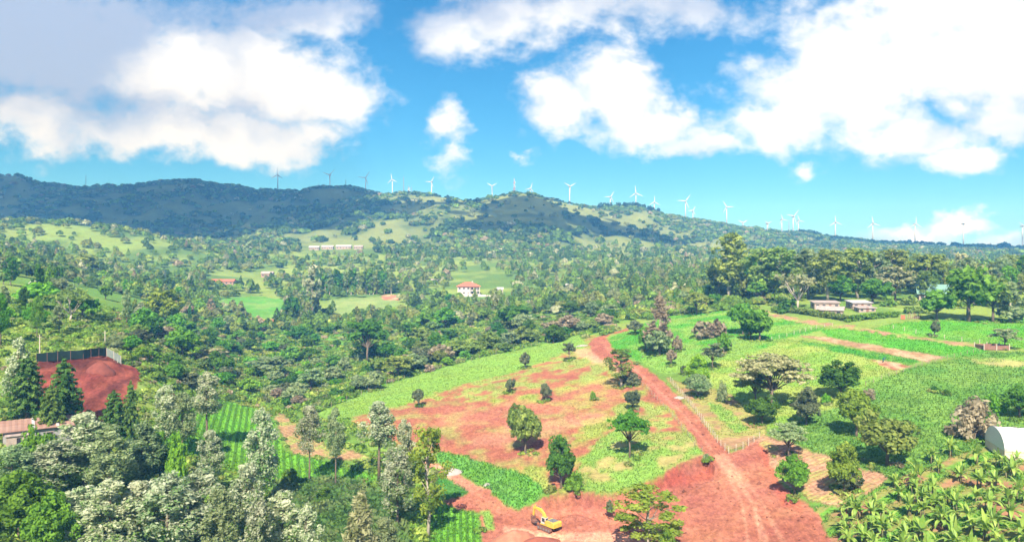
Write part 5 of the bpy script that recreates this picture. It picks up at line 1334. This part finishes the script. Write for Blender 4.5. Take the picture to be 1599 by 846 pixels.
# banana plants
def banana(seed):
    rg = np.random.default_rng(seed); C_ = []; F_ = []; T_ = []; nv = 0
    st = MB(); nst = rg.integers(2, 4)
    for s in range(nst):
        a = rg.random() * 6.28; o = np.array((math.cos(a), math.sin(a), 0)) * (0 if s == 0 else rg.uniform(.5, .9)); h = rg.uniform(1.4, 2.2) * (1 if s == 0 else rg.uniform(.45, .9))
        top = o + np.array((rg.normal() * .12, rg.normal() * .12, h)); st.tube([o + np.array((0, 0, -.3)), (o + top) / 2, top], [.17, .14, .09], 7)
        nl = int(rg.integers(9, 13)) if s == 0 else int(rg.integers(5, 8))
        for l in range(nl):
            az = l * 2.4 + rg.normal() * .3; Ln = rg.uniform(2.0, 2.9) * (.6 + .4 * h / 2.2); el0 = rg.uniform(.25, 1.25) if l < nl - 1 else 1.5
            w = rg.uniform(.26, .36); p = top.copy(); el = el0; ns = 6; d2 = np.array((-math.sin(az), math.cos(az), 0))
            dr = rg.uniform(1.0, 2.0) * (1.75 - el0); row = []
            for i in range(ns + 1):
                t = i / ns; ww = w * min(1, .18 + t * 3.2) * (1 - max(0, t - .55) ** 1.4 * 2.6); ww = max(ww, .02)
                dv = np.array((math.cos(az) * math.cos(el), math.sin(az) * math.cos(el), math.sin(el))); nrm_ = np.cross(d2, dv)
                row += [p - d2 * ww + abs(nrm_) * 0 + np.array((0, 0, .10 * ww / w)), p, p + d2 * ww + np.array((0, 0, .10 * ww / w))]
                p = p + dv * Ln / ns; el -= dr / ns * (.5 + t)
            C_ += row; tn = rg.uniform(.2, .9)
            for i in range(ns):
                for j in range(2):
                    b = nv + i * 3 + j; F_.append((b, b + 1, b + 4, b + 3)); T_.append(np.clip(tn + rg.normal() * .1, 0, 1))
            nv += len(row)
    lm_ = np_mesh('banana_leaves', np.array(C_), np.array(F_), mats=(M_BAN,), smooth=True); attr_f(lm_, 'tone', T_)
    bv, b4, b3 = mbv(st)
    return lm_, np_mesh('banana_stem', bv, b4, b3, mats=(M_BST,), smooth=True)
m_, t_ = mat('banana_leaf'); g = G(t_)
a = g.n('ShaderNodeAttribute', attribute_name='tone')
mx = g.n('ShaderNodeMix', {'Factor': a.outputs['Fac'], 'A': (0.13, 0.28, 0.035, 1), 'B': (0.42, 0.55, 0.11, 1)}, data_type='RGBA')
bs_ = g.n('ShaderNodeBsdfPrincipled', {'Base Color': mx.outputs['Result'], 'Roughness': .5, 'Specular IOR Level': .35})
tr_ = g.n('ShaderNodeBsdfTranslucent', {'Color': mx.outputs['Result']})
g.n('ShaderNodeOutputMaterial', {'Surface': g.n('ShaderNodeMixShader', {0: .3, 1: bs_.outputs[0], 2: tr_.outputs[0]}).outputs[0]})
M_BAN = m_; M_BST = simple_mat('banana_stem', (0.16, 0.19, 0.07), .7, .4, 2.0, c2=(0.20, 0.13, 0.08))
BV = [banana(s) for s in (3, 8, 21, 34, 55)]
BP = [(1338, 812), (1378, 838), (1402, 781), (1432, 752), (1458, 722), (1486, 712), (1525, 726), (1572, 735), (1418, 806), (1455, 775), (1480, 790), (1500, 752), (1530, 765), (1545, 800), (1475, 825), (1510, 815), (1555, 760), (1590, 770),
      (1578, 815), (1440, 845), (1536, 842), (1598, 846), (1412, 852), (1490, 862), (1568, 868), (1350, 850), (1450, 880), (1520, 885), (1600, 890), (1385, 882)]
b_r = random.Random(9); BPOS = []
for px, py in BP:
    BPOS.append((hit(px, py), b_r.uniform(.85, 1.12)))
poly_ = [(1300, 800), (1390, 760), (1480, 722), (1535, 712), (1640, 730), (1700, 900), (1320, 900)]
for _ in range(900):
    px, py = b_r.uniform(1300, 1660), b_r.uniform(712, 920)
    if not in_poly(np.array([px]), np.array([py]), poly_)[0]: continue
    q = hit(px, py)
    if q[1] < 86 or (px > 1530 and py < 722): continue
    if all(np.hypot(*(q - w_)[:2]) > 2.1 for w_, _ in BPOS) and len(BPOS) < 95: BPOS.append((q, b_r.uniform(.62, .98)))
BPOS.sort(key=lambda t: -t[0][1])
def bana_where(q):
    px, py = img(q)
    if py < 745: row = 'at the upper edge, ' + ('beside the greenhouse' if px > 1500 else 'next to the crop field')
    elif px < 1420: row = 'at the left end of the plot near the bare red ground'
    elif py > 830: row = 'along the bottom edge of the picture'
    else: row = 'amid the plot, ' + ('below the greenhouse' if px > 1530 else 'below the mottled round tree')
    return row
for i, (q, s_) in enumerate(BPOS):
    o = empty('banana_plant', (q[0], q[1], q[2] - .05), b_r.uniform(0, 6.28), (s_ * .9, s_ * .9, s_ * .9 * b_r.uniform(.9, 1.15)))
    lv, st = BV[i % 5]
    link('stem', st, o); link('leaves', lv, o)
    sz = 'small' if s_ < .8 else ('large' if s_ > .98 else 'middling')
    tag(o, f'{sz} banana plant {bana_where(q)}', 'banana plant', 'banana plants of the plot at bottom right')
# ---------------------------------------------------------------- fill: bushes of the valley, woods, hillside forest
LMK = {}
def lm(name, px, py):
    LMK[name] = hit(px, py)[:2]
for n_, px, py in [('the netting fence', 115, 560), ('the rusty shed', 60, 690), ('the row crop', 370, 690), ('the pale terrace', 570, 480), ('the dark umbrella tree', 574, 566),
                   ('the two grey bushes', 575, 612), ('the dense dark tree', 805, 516), ('the road bend', 940, 530), ('the brown feathery tree', 1030, 552),
                   ('the red-roofed house', 735, 455), ('the tall silver tree', 488, 500), ('the yellowish tree', 255, 508), ('the green left field', 395, 480), ('the tallest eucalyptus', 1140, 470),
                   ('the white-limbed tree', 1245, 482), ('the farm sheds', 1330, 480), ('the school blocks', 525, 388), ('the pale valley tree', 325, 574), ('the bare-limbed slope tree', 110, 502),
                   ('the wide grey bush', 1092, 528), ('the long pink-roofed house', 355, 442), ('the right-hand pasture', 1500, 505), ('the green hill clearing', 120, 372), ('the feathery pasture edge tree', 1578, 503)]:
    lm(n_, px, py)
_lab = {}
def where(p):
    ds = sorted((np.hypot(p[0] - q[0], (p[1] - q[1]) * .7), n_, q) for n_, q in LMK.items())
    d0, n0, q0 = ds[0]; n1 = ds[1][1]
    dx = p[0] - q0[0]; dy = p[1] - q0[1]
    rel = ('behind' if dy > 0 else 'in front of') if abs(dy) > abs(dx) else ('right of' if dx > 0 else 'left of')
    return f'{rel} {n0}, towards {n1}'
def free(p, r, k_=.7):
    for x, y, q in TREES:
        if (p[0] - x) ** 2 + (p[1] - y) ** 2 < (k_ * (r + q)) ** 2: return False
    return True
CLEAR = [(r_[1], r_[2]) for r_ in REG if r_[0] not in ('valley_floor',)]
HOUSES = [[(700, 425), (790, 425), (800, 466), (700, 466)], [(470, 378), (585, 378), (590, 400), (470, 400)], [(1250, 462), (1440, 455), (1440, 500), (1250, 500)],
          [(1225, 480), (1440, 476), (1440, 505), (1225, 505)], [(320, 425), (415, 425), (415, 448), (320, 448)], [(0, 640), (125, 640), (125, 700), (0, 700)], [(405, 418), (435, 418), (435, 440), (405, 440)]]
def clear_of(p, extra=True):
    px, py = img(p); a = np.array([px]); b = np.array([py])
    for poly, (y0, y1) in CLEAR:
        if y0 < p[1] < y1 and in_poly(a, b, poly)[0]: return False
    if extra:
        for poly in HOUSES:
            if in_poly(a, b, poly)[0]: return False
    return True
def pick(items):
    ks = [a for a, _ in items]; w = np.array([b for _, b in items], float)
    return ks[rng.choice(len(ks), p=w / w.sum())]
SIZE = lambda h, a, b: 'low' if h < a else ('tall' if h > b else 'middling')
def scatter(n, poly, yr_, species, hr, wk, colours, cat, group, sep, tries=40, mindist=.7):
    k_ = 0; P_ = np.array(poly); lo = P_.min(0); hi = P_.max(0)
    for _ in range(n * tries):
        if k_ >= n: break
        px = rng.uniform(lo[0], hi[0]); py = rng.uniform(lo[1], hi[1])
        if not in_poly(np.array([px]), np.array([py]), poly)[0]: continue
        p = hit(px, py, yr_[0])
        if not (yr_[0] <= p[1] <= yr_[1]): continue
        sp = pick(species); h = rng.uniform(*hr[sp]); w = h * wk[sp] * rng.uniform(.8, 1.25)
        if not free(p, w / 2, sep) or not clear_of(p): continue
        c = pick(colours)
        kind = {'bush': 'bush', 'round': 'round-crowned tree', 'tall': 'open tall tree', 'umbrella': 'flat-topped tree', 'silver': 'slender tree', 'grove': 'broad tree', 'wispy': 'feathery tree', 'conifer': 'conifer', 'open': 'thin-crowned tree'}[sp]
        lab = f'{SIZE(h, *((2.8, 4.5) if cat == "bush" else (6, 11)))} {c} {kind} {where(p)}'
        for wd in ('bushy', 'leafy', 'dense', 'full', 'ragged'):
            if lab not in _lab or _lab[lab] == group: break
            lab = lab.replace(kind, wd + ' ' + kind, 1)
        _lab.setdefault(lab, group)
        lab = lab if len(lab.split()) <= 16 else lab.rsplit(', towards', 1)[0]
        plant(sp, p - np.array((0, 0, .1)), h, w, c, NAME[sp] if sp != 'round' else ('bush' if cat == 'bush' else 'round_tree'), lab, cat, group)
        k_ += 1
    return k_
HR = {'bush': (1.6, 3.6), 'round': (3.5, 7.5), 'grove': (7, 12), 'silver': (8, 15), 'tall': (10, 18), 'umbrella': (5, 9), 'wispy': (6, 11), 'conifer': (6, 12), 'open': (6, 10)}
WK = {'bush': 1.35, 'round': .95, 'grove': .85, 'silver': .38, 'tall': .45, 'umbrella': 1.15, 'wispy': .5, 'conifer': .5, 'open': .9}
VAL = [(150, 545), (190, 520), (300, 488), (420, 508), (640, 498), (960, 492), (960, 512), (880, 533), (760, 555), (640, 588), (500, 640), (430, 636), (330, 612), (230, 606), (225, 585)]
nb_ = 0
# the line of grey-brown bushes along the fence of the cleared slope
for i in range(26):
    t = i / 25; px = 500 + 440 * t + rng.normal() * 5; py = np.interp(px, [500, 640, 760, 880, 940], [632, 584, 551, 529, 512]) + rng.uniform(-6, 0)
    p = hit(px, py); h = rng.uniform(2.6, 5.0) * (0.7 if px < 640 else 1.7)
    if free(p, h * .5, .6):
        c = pick([('grey-brown', 4), ('grey-green', 3), ('olive', 2), ('dull dark', 1)])
        plant('round' if h > 3.6 else 'bush', p, h, h * 1.4, c, 'bush', f'{c} bush on the fence line {where(p)}'.rsplit(', towards', 1)[0], 'bush', 'bushes along the fence of the cleared slope'); nb_ += 1
nb_ += scatter(235, VAL, (205, 560), [('bush', 3), ('round', 4)], {'bush': (2.2, 4.4), 'round': (3.4, 6.2)}, {'bush': 1.5, 'round': 1.25},
               [('green', 5), ('dark green', 3), ('bright green', 3), ('grey-green', 2), ('olive', 3), ('grey-brown', 1.2), ('dull dark', 1.5)], 'bush', 'bushes of the green valley', .42)
# trees of the valley and its sides
nt_ = scatter(55, VAL, (205, 560), [('round', 3), ('grove', 3), ('umbrella', 1.2)], {'round': (6, 9), 'grove': (8, 12), 'umbrella': (6, 8.5)}, WK,
              [('green', 4), ('dark green', 4), ('olive', 2), ('grey-green', 1.5)], 'tree', 'trees of the green valley', .5)
LEFT = [(0, 440), (130, 430), (330, 440), (340, 500), (190, 540), (170, 545), (60, 545), (0, 600)]
nt_ += scatter(45, LEFT, (190, 600), [('grove', 3), ('round', 3), ('silver', 1.5), ('tall', 1), ('open', .5)], HR, WK,
               [('green', 4), ('bright green', 2), ('dark green', 3), ('olive', 2), ('grey-green', 1.5)], 'tree', 'trees on the left slope', .6)
RIGHTW = [(1110, 440), (1600, 440), (1600, 490), (1440, 472), (1220, 470), (1110, 480)]
nt_ += scatter(75, RIGHTW, (300, 560), [('tall', 4), ('grove', 3), ('umbrella', 1.2), ('round', 1.5)], {'tall': (14, 21), 'grove': (10, 15), 'umbrella': (8, 12), 'round': (6, 10)}, WK,
               [('olive', 4), ('green', 3), ('grey-green', 2), ('dark green', 1), ('pale', .6)], 'tree', 'trees of the wood behind the farm', .42)
TOPV = [(960, 470), (1130, 462), (1130, 490), (1040, 494), (960, 500), (640, 498), (640, 468), (800, 462)]
nt_ += scatter(40, TOPV, (300, 640), [('round', 3), ('grove', 3), ('umbrella', 1), ('wispy', .7), ('silver', 1)], {**HR, 'grove': (7, 11), 'silver': (8, 12)}, WK,
               [('green', 4), ('olive', 3), ('grey-green', 2.5), ('dark green', 2), ('grey-brown', 1)], 'tree', 'trees at the upper valley edge', .5)

# merged masses: every tree a cluster of leaf clumps with its own colour
def mass(name, pts, Hs, Ws, cols, nper, size, label=None, kinds=None):
    n = len(pts); rg = np.random.default_rng(len(name) * 13 + n)
    d = nrm(rg.normal(size=(n, nper, 3))); d[..., 2] = np.abs(d[..., 2]) * .98 - .25
    shp = np.stack((Ws / 2, Ws / 2, Hs * .5), 1)[:, None]
    lump = .8 + .3 * rg.random((n, nper, 1))
    if kinds is not None:       # slender ones taper
        tz = np.clip((d[..., 2:3] + .25) / 1.2, 0, 1)
        lump = np.where(kinds[:, None, None], lump * np.concatenate((np.repeat(1.15 - .85 * tz, 2, -1), np.ones_like(tz)), -1), lump)
    p = pts[:, None] + d * shp * lump + np.array((0, 0, 1.0)) * (Hs * .45)[:, None, None]
    nn = nrm(d + rg.normal(size=d.shape) * .42 + np.array((0, 0, .12)))
    t = nrm(np.cross(nn, rg.normal(size=d.shape))); b = np.cross(nn, t)
    s = (Ws[:, None, None] * size) * (.6 + .8 * rg.random((n, nper, 1)))
    q = np.stack((p - t * s * .7, p - b * s * .5, p + t * s * .7, p + b * s * .5), 2)
    cc = cols[:, None] * (1 + rg.normal(size=(n, nper, 1)) * .22)
    q = q.reshape(-1, 3)
    me = np_mesh(name, q, np.arange(len(q)).reshape(-1, 4), mats=(M_MASS,))
    attr_c(me, 'leaf_col', np.clip(cc, .008, .7).reshape(-1, 3), 'FACE')
    o = link(name, me); tag(o, label, None, None, 'stuff')
    return o
MC = np.array([(0.095, 0.17, 0.035), (0.145, 0.255, 0.04), (0.20, 0.33, 0.055), (0.25, 0.29, 0.075), (0.26, 0.30, 0.12), (0.42, 0.44, 0.26), (0.34, 0.28, 0.18), (0.30, 0.39, 0.08)])
def mass_pts(n, pxr, pyr, yr_, dens=None, over=3):
    px = rng.uniform(*pxr, size=n * over); Y = np.exp(rng.uniform(math.log(yr_[0]), math.log(yr_[1]), size=n * over))
    x = (px - 799.5) / F * Y; z = zf(x, Y); py = HOR - (z - CAMZ) / Y * F
    k_ = (py > pyr[0]) & (py < pyr[1])
    for poly, (y0, y1) in CLEAR:
        k_ &= ~(in_poly(px, py, poly) & (Y > y0) & (Y < y1))
    for poly in HOUSES:
        k_ &= ~in_poly(px, py, poly)
    if dens is not None: k_ &= rng.random(len(px)) < dens(x, Y, px, py)
    i = np.where(k_)[0][:n]
    return np.stack((x[i], Y[i], z[i]), 1), px[i], py[i]
# the wooded floor between valley and hills
p, px_, py_ = mass_pts(4300, (-60, 1660), (380, 520), (420, 1080), lambda x, Y, a, b: np.where(in_poly(a, b, [(60, 350), (330, 400), (300, 430), (60, 430)]) & (Y > 600), .25, .45 + .55 * sstep(.30, .44, fbm(x / 60, Y / 90, 3))))
w_ = rng.uniform(4, 9, len(p)); sl = rng.random(len(p)) < .3; h_ = np.where(sl, rng.uniform(9, 15, len(p)), rng.uniform(4, 10, len(p))); w_ = np.where(sl, w_ * .7, w_)
ci = rng.choice(8, len(p), p=[.2, .24, .19, .12, .12, .05, .01, .07])
mass('woodland', p, h_, w_, MC[ci] * rng.uniform(.8, 1.2, (len(p), 1)), 130, .2, kinds=sl)
# scrub under and before the right-hand wood
p, px_, py_ = mass_pts(900, (960, 1660), (430, 500), (300, 480), lambda x, Y, a, b: np.where(a > 1130, .8, 1))
h_ = rng.uniform(1.5, 4.5, len(p)); w_ = h_ * rng.uniform(1.2, 2, len(p)); ci = rng.choice(8, len(p), p=[.15, .25, .22, .1, .08, .0, .05, .15])
mass('scrub', p, h_, w_, MC[ci] * rng.uniform(.85, 1.3, (len(p), 1)), 90, .17)
p, px_, py_ = mass_pts(420, (1105, 1660), (415, 470), (345, 640))
h_ = rng.uniform(9, 16, len(p)); w_ = h_ * rng.uniform(.5, .8, len(p)); ci = rng.choice(8, len(p), p=[.15, .2, .12, .28, .15, .0, .05, .05])
mass('wood_behind_farm', p, h_, w_, MC[ci] * rng.uniform(.85, 1.2, (len(p), 1)), 190, .14)
# weeds round the feet of the scattered trees
wp = []
for x_, y_2, r_ in TREES[:len(MAN)]:
    if 110 < y_2 < 330:
        for _ in range(9):
            a_ = rng.random() * 6.28; q_ = rng.uniform(.15, 1.1) * r_
            wp.append((x_ + math.cos(a_) * q_, y_2 + math.sin(a_) * q_))
wp = np.array(wp); p = np.stack((wp[:, 0], wp[:, 1], zf(wp[:, 0], wp[:, 1])), 1)
h_ = rng.uniform(.3, 1.0, len(p)); w_ = h_ * rng.uniform(1.3, 2.6, len(p)); ci = rng.choice(8, len(p), p=[.15, .25, .25, .15, .06, 0, .04, .1])
mass('weeds', p, h_, w_, MC[ci] * rng.uniform(.85, 1.2, (len(p), 1)), 34, .2)
# forest and scrub of the far hills
p, px_, py_ = mass_pts(15000, (-60, 1660), (270, 420), (900, 1950), lambda x, Y, a, b: np.clip(sstep(.40, .54, fbm(x / 110.0, Y / 200.0 + 2, 5) * .6 + fbm(x / 28.0, Y / 45.0 + 2, 4) * .4) * -1 + 1.04, .04, 1), 4)
h_ = rng.uniform(3, 9, len(p)); w_ = h_ * rng.uniform(.9, 1.7, len(p))
ci = rng.choice(8, len(p), p=[.42, .26, .1, .1, .06, .02, .02, .02])
mass('hillside_scrub', p, h_, w_, MC[ci] * rng.uniform(.8, 1.15, (len(p), 1)), 34, .34)
# left hillside trees between the slope and the forested ridge
p, px_, py_ = mass_pts(700, (-60, 420), (345, 440), (380, 920), lambda x, Y, a, b: np.where(in_poly(a, b, [(60, 350), (330, 400), (300, 430), (60, 430)]) & (Y > 400), .2, .9))
h_ = rng.uniform(4, 10, len(p)); w_ = h_ * rng.uniform(.7, 1.2, len(p)); ci = rng.choice(8, len(p), p=[.28, .26, .14, .12, .1, .04, .01, .05])
mass('slope_woodland', p, h_, w_, MC[ci] * rng.uniform(.8, 1.2, (len(p), 1)), 110, .18)
# undergrowth of the valley
p, px_, py_ = mass_pts(5200, (120, 970), (486, 645), (200, 620), lambda x, Y, a, b: np.where(in_poly(a, b, VAL), 1, .35))
h_ = rng.uniform(.8, 2.0, len(p)); w_ = h_ * rng.uniform(1.5, 2.8, len(p)); ci = rng.choice(8, len(p), p=[.12, .25, .25, .08, .08, .0, .04, .18])
mass('undergrowth', p, h_, w_, MC[ci] * rng.uniform(.85, 1.3, (len(p), 1)), 70, .17)
# weeds and low growth on the near ground, left slope and the verge under the trees
p, px_, py_ = mass_pts(5200, (-60, 760), (470, 1050), (85, 330))
h_ = rng.uniform(.4, 1.5, len(p)); w_ = h_ * rng.uniform(1.4, 2.6, len(p)); ci = rng.choice(8, len(p), p=[.1, .28, .3, .06, .06, .0, .02, .18])
mass('low_growth', p, h_, w_, MC[ci] * rng.uniform(.9, 1.35, (len(p), 1)), 34, .2)
# grass tufts standing in the fields, taking the colour of the land they grow on
vi = rng.choice(np.where((YY > 95) & (YY < 330) & (PX > 230) & (PX < 1620) & (np.isin(cls, [i + 1 for i, r_ in enumerate(REG) if r_[0] in
     ('cleared_slope', 'cleared_slope_grass', 'grass_strip', 'green_bank', 'pasture', 'meadow', 'terraced_slope', 'terraced_slope_grass', 'pasture_upper', 'green_strip', 'grass_verge', 'crop_field', 'banana_plot', 'valley_field', 'maize_patch', 'bean_plot', 'stubble_field')])).reshape(YY.shape))[0] if False else
     np.flatnonzero((YY > 95) & (YY < 330) & (PX > 230) & (PX < 1620) & np.isin(cls, [i + 1 for i, r_ in enumerate(REG) if r_[0] not in ('excavated_ground', 'dirt_road', 'farm_path', 'red_earth_bank', 'hill_path', 'tilled_plot', 'tilled_strip')])
     & (colr[..., 1] > colr[..., 0] * 1.05) & ((rowa < .25) | (np.sin(rowc * 6.28318 + .7 * 6.28 * .5) < .1))), 110000)
P_ = V[vi] + np.concatenate((rng.normal(size=(len(vi), 2)) * .3, np.zeros((len(vi), 1))), 1)
tall_ = np.where(np.isin(fl(cls)[vi], nmi['maize_patch']), 1.7, np.where(np.isin(fl(cls)[vi], nmi['crop_field'] + nmi['valley_field'] + nmi['green_bank'] + nmi['bean_plot']), .32, .22))
K = 3; a_ = rng.random((len(vi), K)) * 6.28; s_ = (tall_ * rng.uniform(.6, 1.4, len(vi)))[:, None]
dx, dy = np.cos(a_) * s_ * .55, np.sin(a_) * s_ * .55
b0 = np.repeat(P_[:, None], K, 1)
q = np.stack((b0 + np.stack((-dy * .35, dx * .35, 0 * dx), -1), b0 + np.stack((dy * .35, -dx * .35, 0 * dx), -1),
              b0 + np.stack((dx + dy * .2, dy - dx * .2, s_ * .9 + 0 * dx), -1), b0 + np.stack((dx - dy * .2, dy + dx * .2, s_ + 0 * dx), -1)), 2).reshape(-1, 3)
me = np_mesh('grass', q, np.arange(len(q)).reshape(-1, 4), mats=(M_MASS,))
attr_c(me, 'leaf_col', np.repeat(A_col[vi] * rng.uniform(.85, 1.3, (len(vi), 1)), K, 0), 'FACE')
tag(link('grass', me), kind='stuff')
M_CLOD = col_leaf_mat('clod', 0.0)
# stones and clods lying on the worked soil
vi = rng.choice(np.flatnonzero((YY > 100) & (YY < 300) & (PX > 500) & (PX < 1400) & np.isin(cls, EX + nmi['cleared_slope'] + nmi['farm_path'] + nmi['stubble_field'])), 2600)
S_ = rng.uniform(.07, .26, (len(vi), 1, 1)) * np.where(rng.random((len(vi), 1, 1)) < .04, 2.2, 1)
oct_ = np.array([(1, 0, 0), (0, 1, 0), (-1, 0, 0), (0, -1, 0), (0, 0, .8), (0, 0, -.6)], float)
vv_ = (V[vi] + np.concatenate((rng.normal(size=(len(vi), 2)) * .3, np.zeros((len(vi), 1))), 1))[:, None] + oct_[None] * S_ * rng.uniform(.6, 1.3, (len(vi), 6, 1))
f_ = np.array([(0, 1, 4), (1, 2, 4), (2, 3, 4), (3, 0, 4), (1, 0, 5), (2, 1, 5), (3, 2, 5), (0, 3, 5)])
me = np_mesh('rubble', vv_.reshape(-1, 3), None, (f_[None] + np.arange(len(vi))[:, None, None] * 6).reshape(-1, 3), mats=(M_CLOD,))
attr_c(me, 'leaf_col', np.repeat(A_col[vi] * rng.uniform(.5, 1.5, (len(vi), 1)), 8, 0), 'FACE')
tag(link('rubble', me), kind='stuff')
# trees standing on the far ridge
def crest_tree(px, py_top, ridge, w, h):
    yc, yf, cr = RIDGE[ridge]; cr = np.array(cr, float)
    return at(px, yc)
pts = []; hs = []; ws = []
for ridge, a, b, n in [(2, 935, 1030, 60), (2, 1050, 1150, 14), (2, 1200, 1290, 22), (2, 1395, 1599, 30), (0, 200, 560, 60), (0, 0, 200, 20), (1, 760, 900, 36), (1, 600, 700, 20)]:
    for _ in range(n):
        px = rng.uniform(a, b); Y = RIDGE[ridge][0] + rng.uniform(-30, 10)
        pts.append(at(px, Y)); hs.append(rng.uniform(4, 9) if n != 60 or ridge != 2 else rng.uniform(8, 17)); ws.append(rng.uniform(5, 9))
for px, h, w in [(1248, 13, 24), (1262, 15, 30), (1275, 12, 22), (1291, 12, 8), (1567, 14, 26), (1440, 9, 10), (542, 10, 9), (1420, 10, 9), (1538, 9, 10), (1590, 10, 10)]:
    pts.append(at(px, 1650 if px > 700 else 1850)); hs.append(h); ws.append(w)
pts = np.array(pts); hs = np.array(hs); ws = np.array(ws)
mass('ridge_trees', pts, hs, ws, np.tile((0.035, 0.065, 0.025), (len(pts), 1)) * rng.uniform(.8, 1.3, (len(pts), 1)), 60, .26)
print('bushes', nb_, 'trees', nt_ + len(MAN))
# ---------------------------------------------------------------- air and clouds
m_h, t_ = mat('haze'); g = G(t_)
pv = g.n('ShaderNodeVolumePrincipled', {'Color': (0.12, 0.43, 1.0, 1), 'Absorption Color': (1, 1, 1, 1), 'Density': HAZE, 'Anisotropy': -0.15})
g.n('ShaderNodeOutputMaterial', {'Volume': pv.outputs[0]})
hb = MB().box((0, 2300, 190), (42000, 6200, 460)).build('haze', m_h); tag(hb, kind='stuff')
hb.data.update()
# cumulus overhead, out of the frame, that shades parts of the hills
M_CLOUD = simple_mat('cloud', (0.85, 0.86, 0.88), 1.0, 0.04, 0.002)
t_ = M_CLOUD.node_tree; g = G(t_)            # evenly see-through all over, to lighten the shade cast on the hills
o_ = [n for n in t_.nodes if n.type == 'OUTPUT_MATERIAL'][0]; b_ = [n for n in t_.nodes if n.type == 'BSDF_PRINCIPLED'][0]
mx_ = g.n('ShaderNodeMixShader', {0: .38, 1: b_.outputs[0], 2: g.n('ShaderNodeBsdfTransparent').outputs[0]})
g.l(mx_.outputs[0], o_.inputs['Surface'])
CLZ = 900.0
def cloud_over(spots, z):
    "spots: ground point in the photograph (px, depth) and shadow half-sizes (x, depth)"
    m = MB(); vs = []; fs = []; n0 = 0
    bmx = bmesh.new(); bmesh.ops.create_icosphere(bmx, subdivisions=4, radius=1.0)
    bv = np.array([v.co for v in bmx.verts]); bf = np.array([[v.index for v in f.verts] for f in bmx.faces]); bmx.free()
    bmx = bmesh.new(); bmesh.ops.create_icosphere(bmx, subdivisions=2, radius=1.0)
    bv2 = np.array([v.co for v in bmx.verts]); bf2 = np.array([[v.index for v in f.verts] for f in bmx.faces]); bmx.free()
    V_ = []; F_ = []; n = 0
    for i, (px, Y, rx, ry) in enumerate(spots):
        q = at(px, Y); t = (z - q[2]) / sd.z
        c = q + np.array(sd) * t
        k_ = 1 + .5 * (fbm(bv[:, 0] * 1.7 + i * 3.3, bv[:, 1] * 1.7 + bv[:, 2] * 1.3 + i, 4) - .45)
        V_.append(bv * k_[:, None] * np.array((rx, ry, min(rx, ry) * .38)) * np.where(bv[:, 2:3] < 0, np.array((1, 1, .45)), 1) + c); F_.append(bf + n); n += len(bv)
        rg = np.random.default_rng(i + 50)
        for k2 in range(16):
            a_ = rg.random() * 6.28; rr = rg.uniform(.85, 1.45); r2 = rg.uniform(.05, .17) * min(rx, ry)
            e = c + np.array((math.cos(a_) * rx * rr, math.sin(a_) * ry * rr, rg.normal() * 12))
            V_.append(bv2 * (1 + .4 * (fbm(bv2[:, 0] * 1.7 + k2, bv2[:, 1] * 1.7 + bv2[:, 2], 3) - .5))[:, None] * np.array((r2 * rg.uniform(1, 2), r2, r2 * .5)) + e)
            F_.append(bf2 + n); n += len(bv2)
    o = link('clouds', np_mesh('clouds', np.vstack(V_), None, np.vstack(F_), mats=(M_CLOUD,), smooth=True)); tag(o, kind='stuff')
cloud_over([(-40, 1560, 330, 330), (120, 1500, 330, 420), (290, 1520, 270, 420), (420, 1560, 210, 400), (520, 1700, 130, 260), (60, 1250, 300, 160), (330, 1260, 230, 170), (500, 1330, 120, 130),
            (630, 1300, 110, 70), (700, 1330, 70, 60),
            (860, 1240, 110, 120), (960, 1250, 90, 110), (800, 1120, 90, 60), (1010, 1180, 70, 60),
            (1420, 1560, 170, 110), (1540, 1540, 190, 130), (1640, 1500, 160, 140)], CLZ)
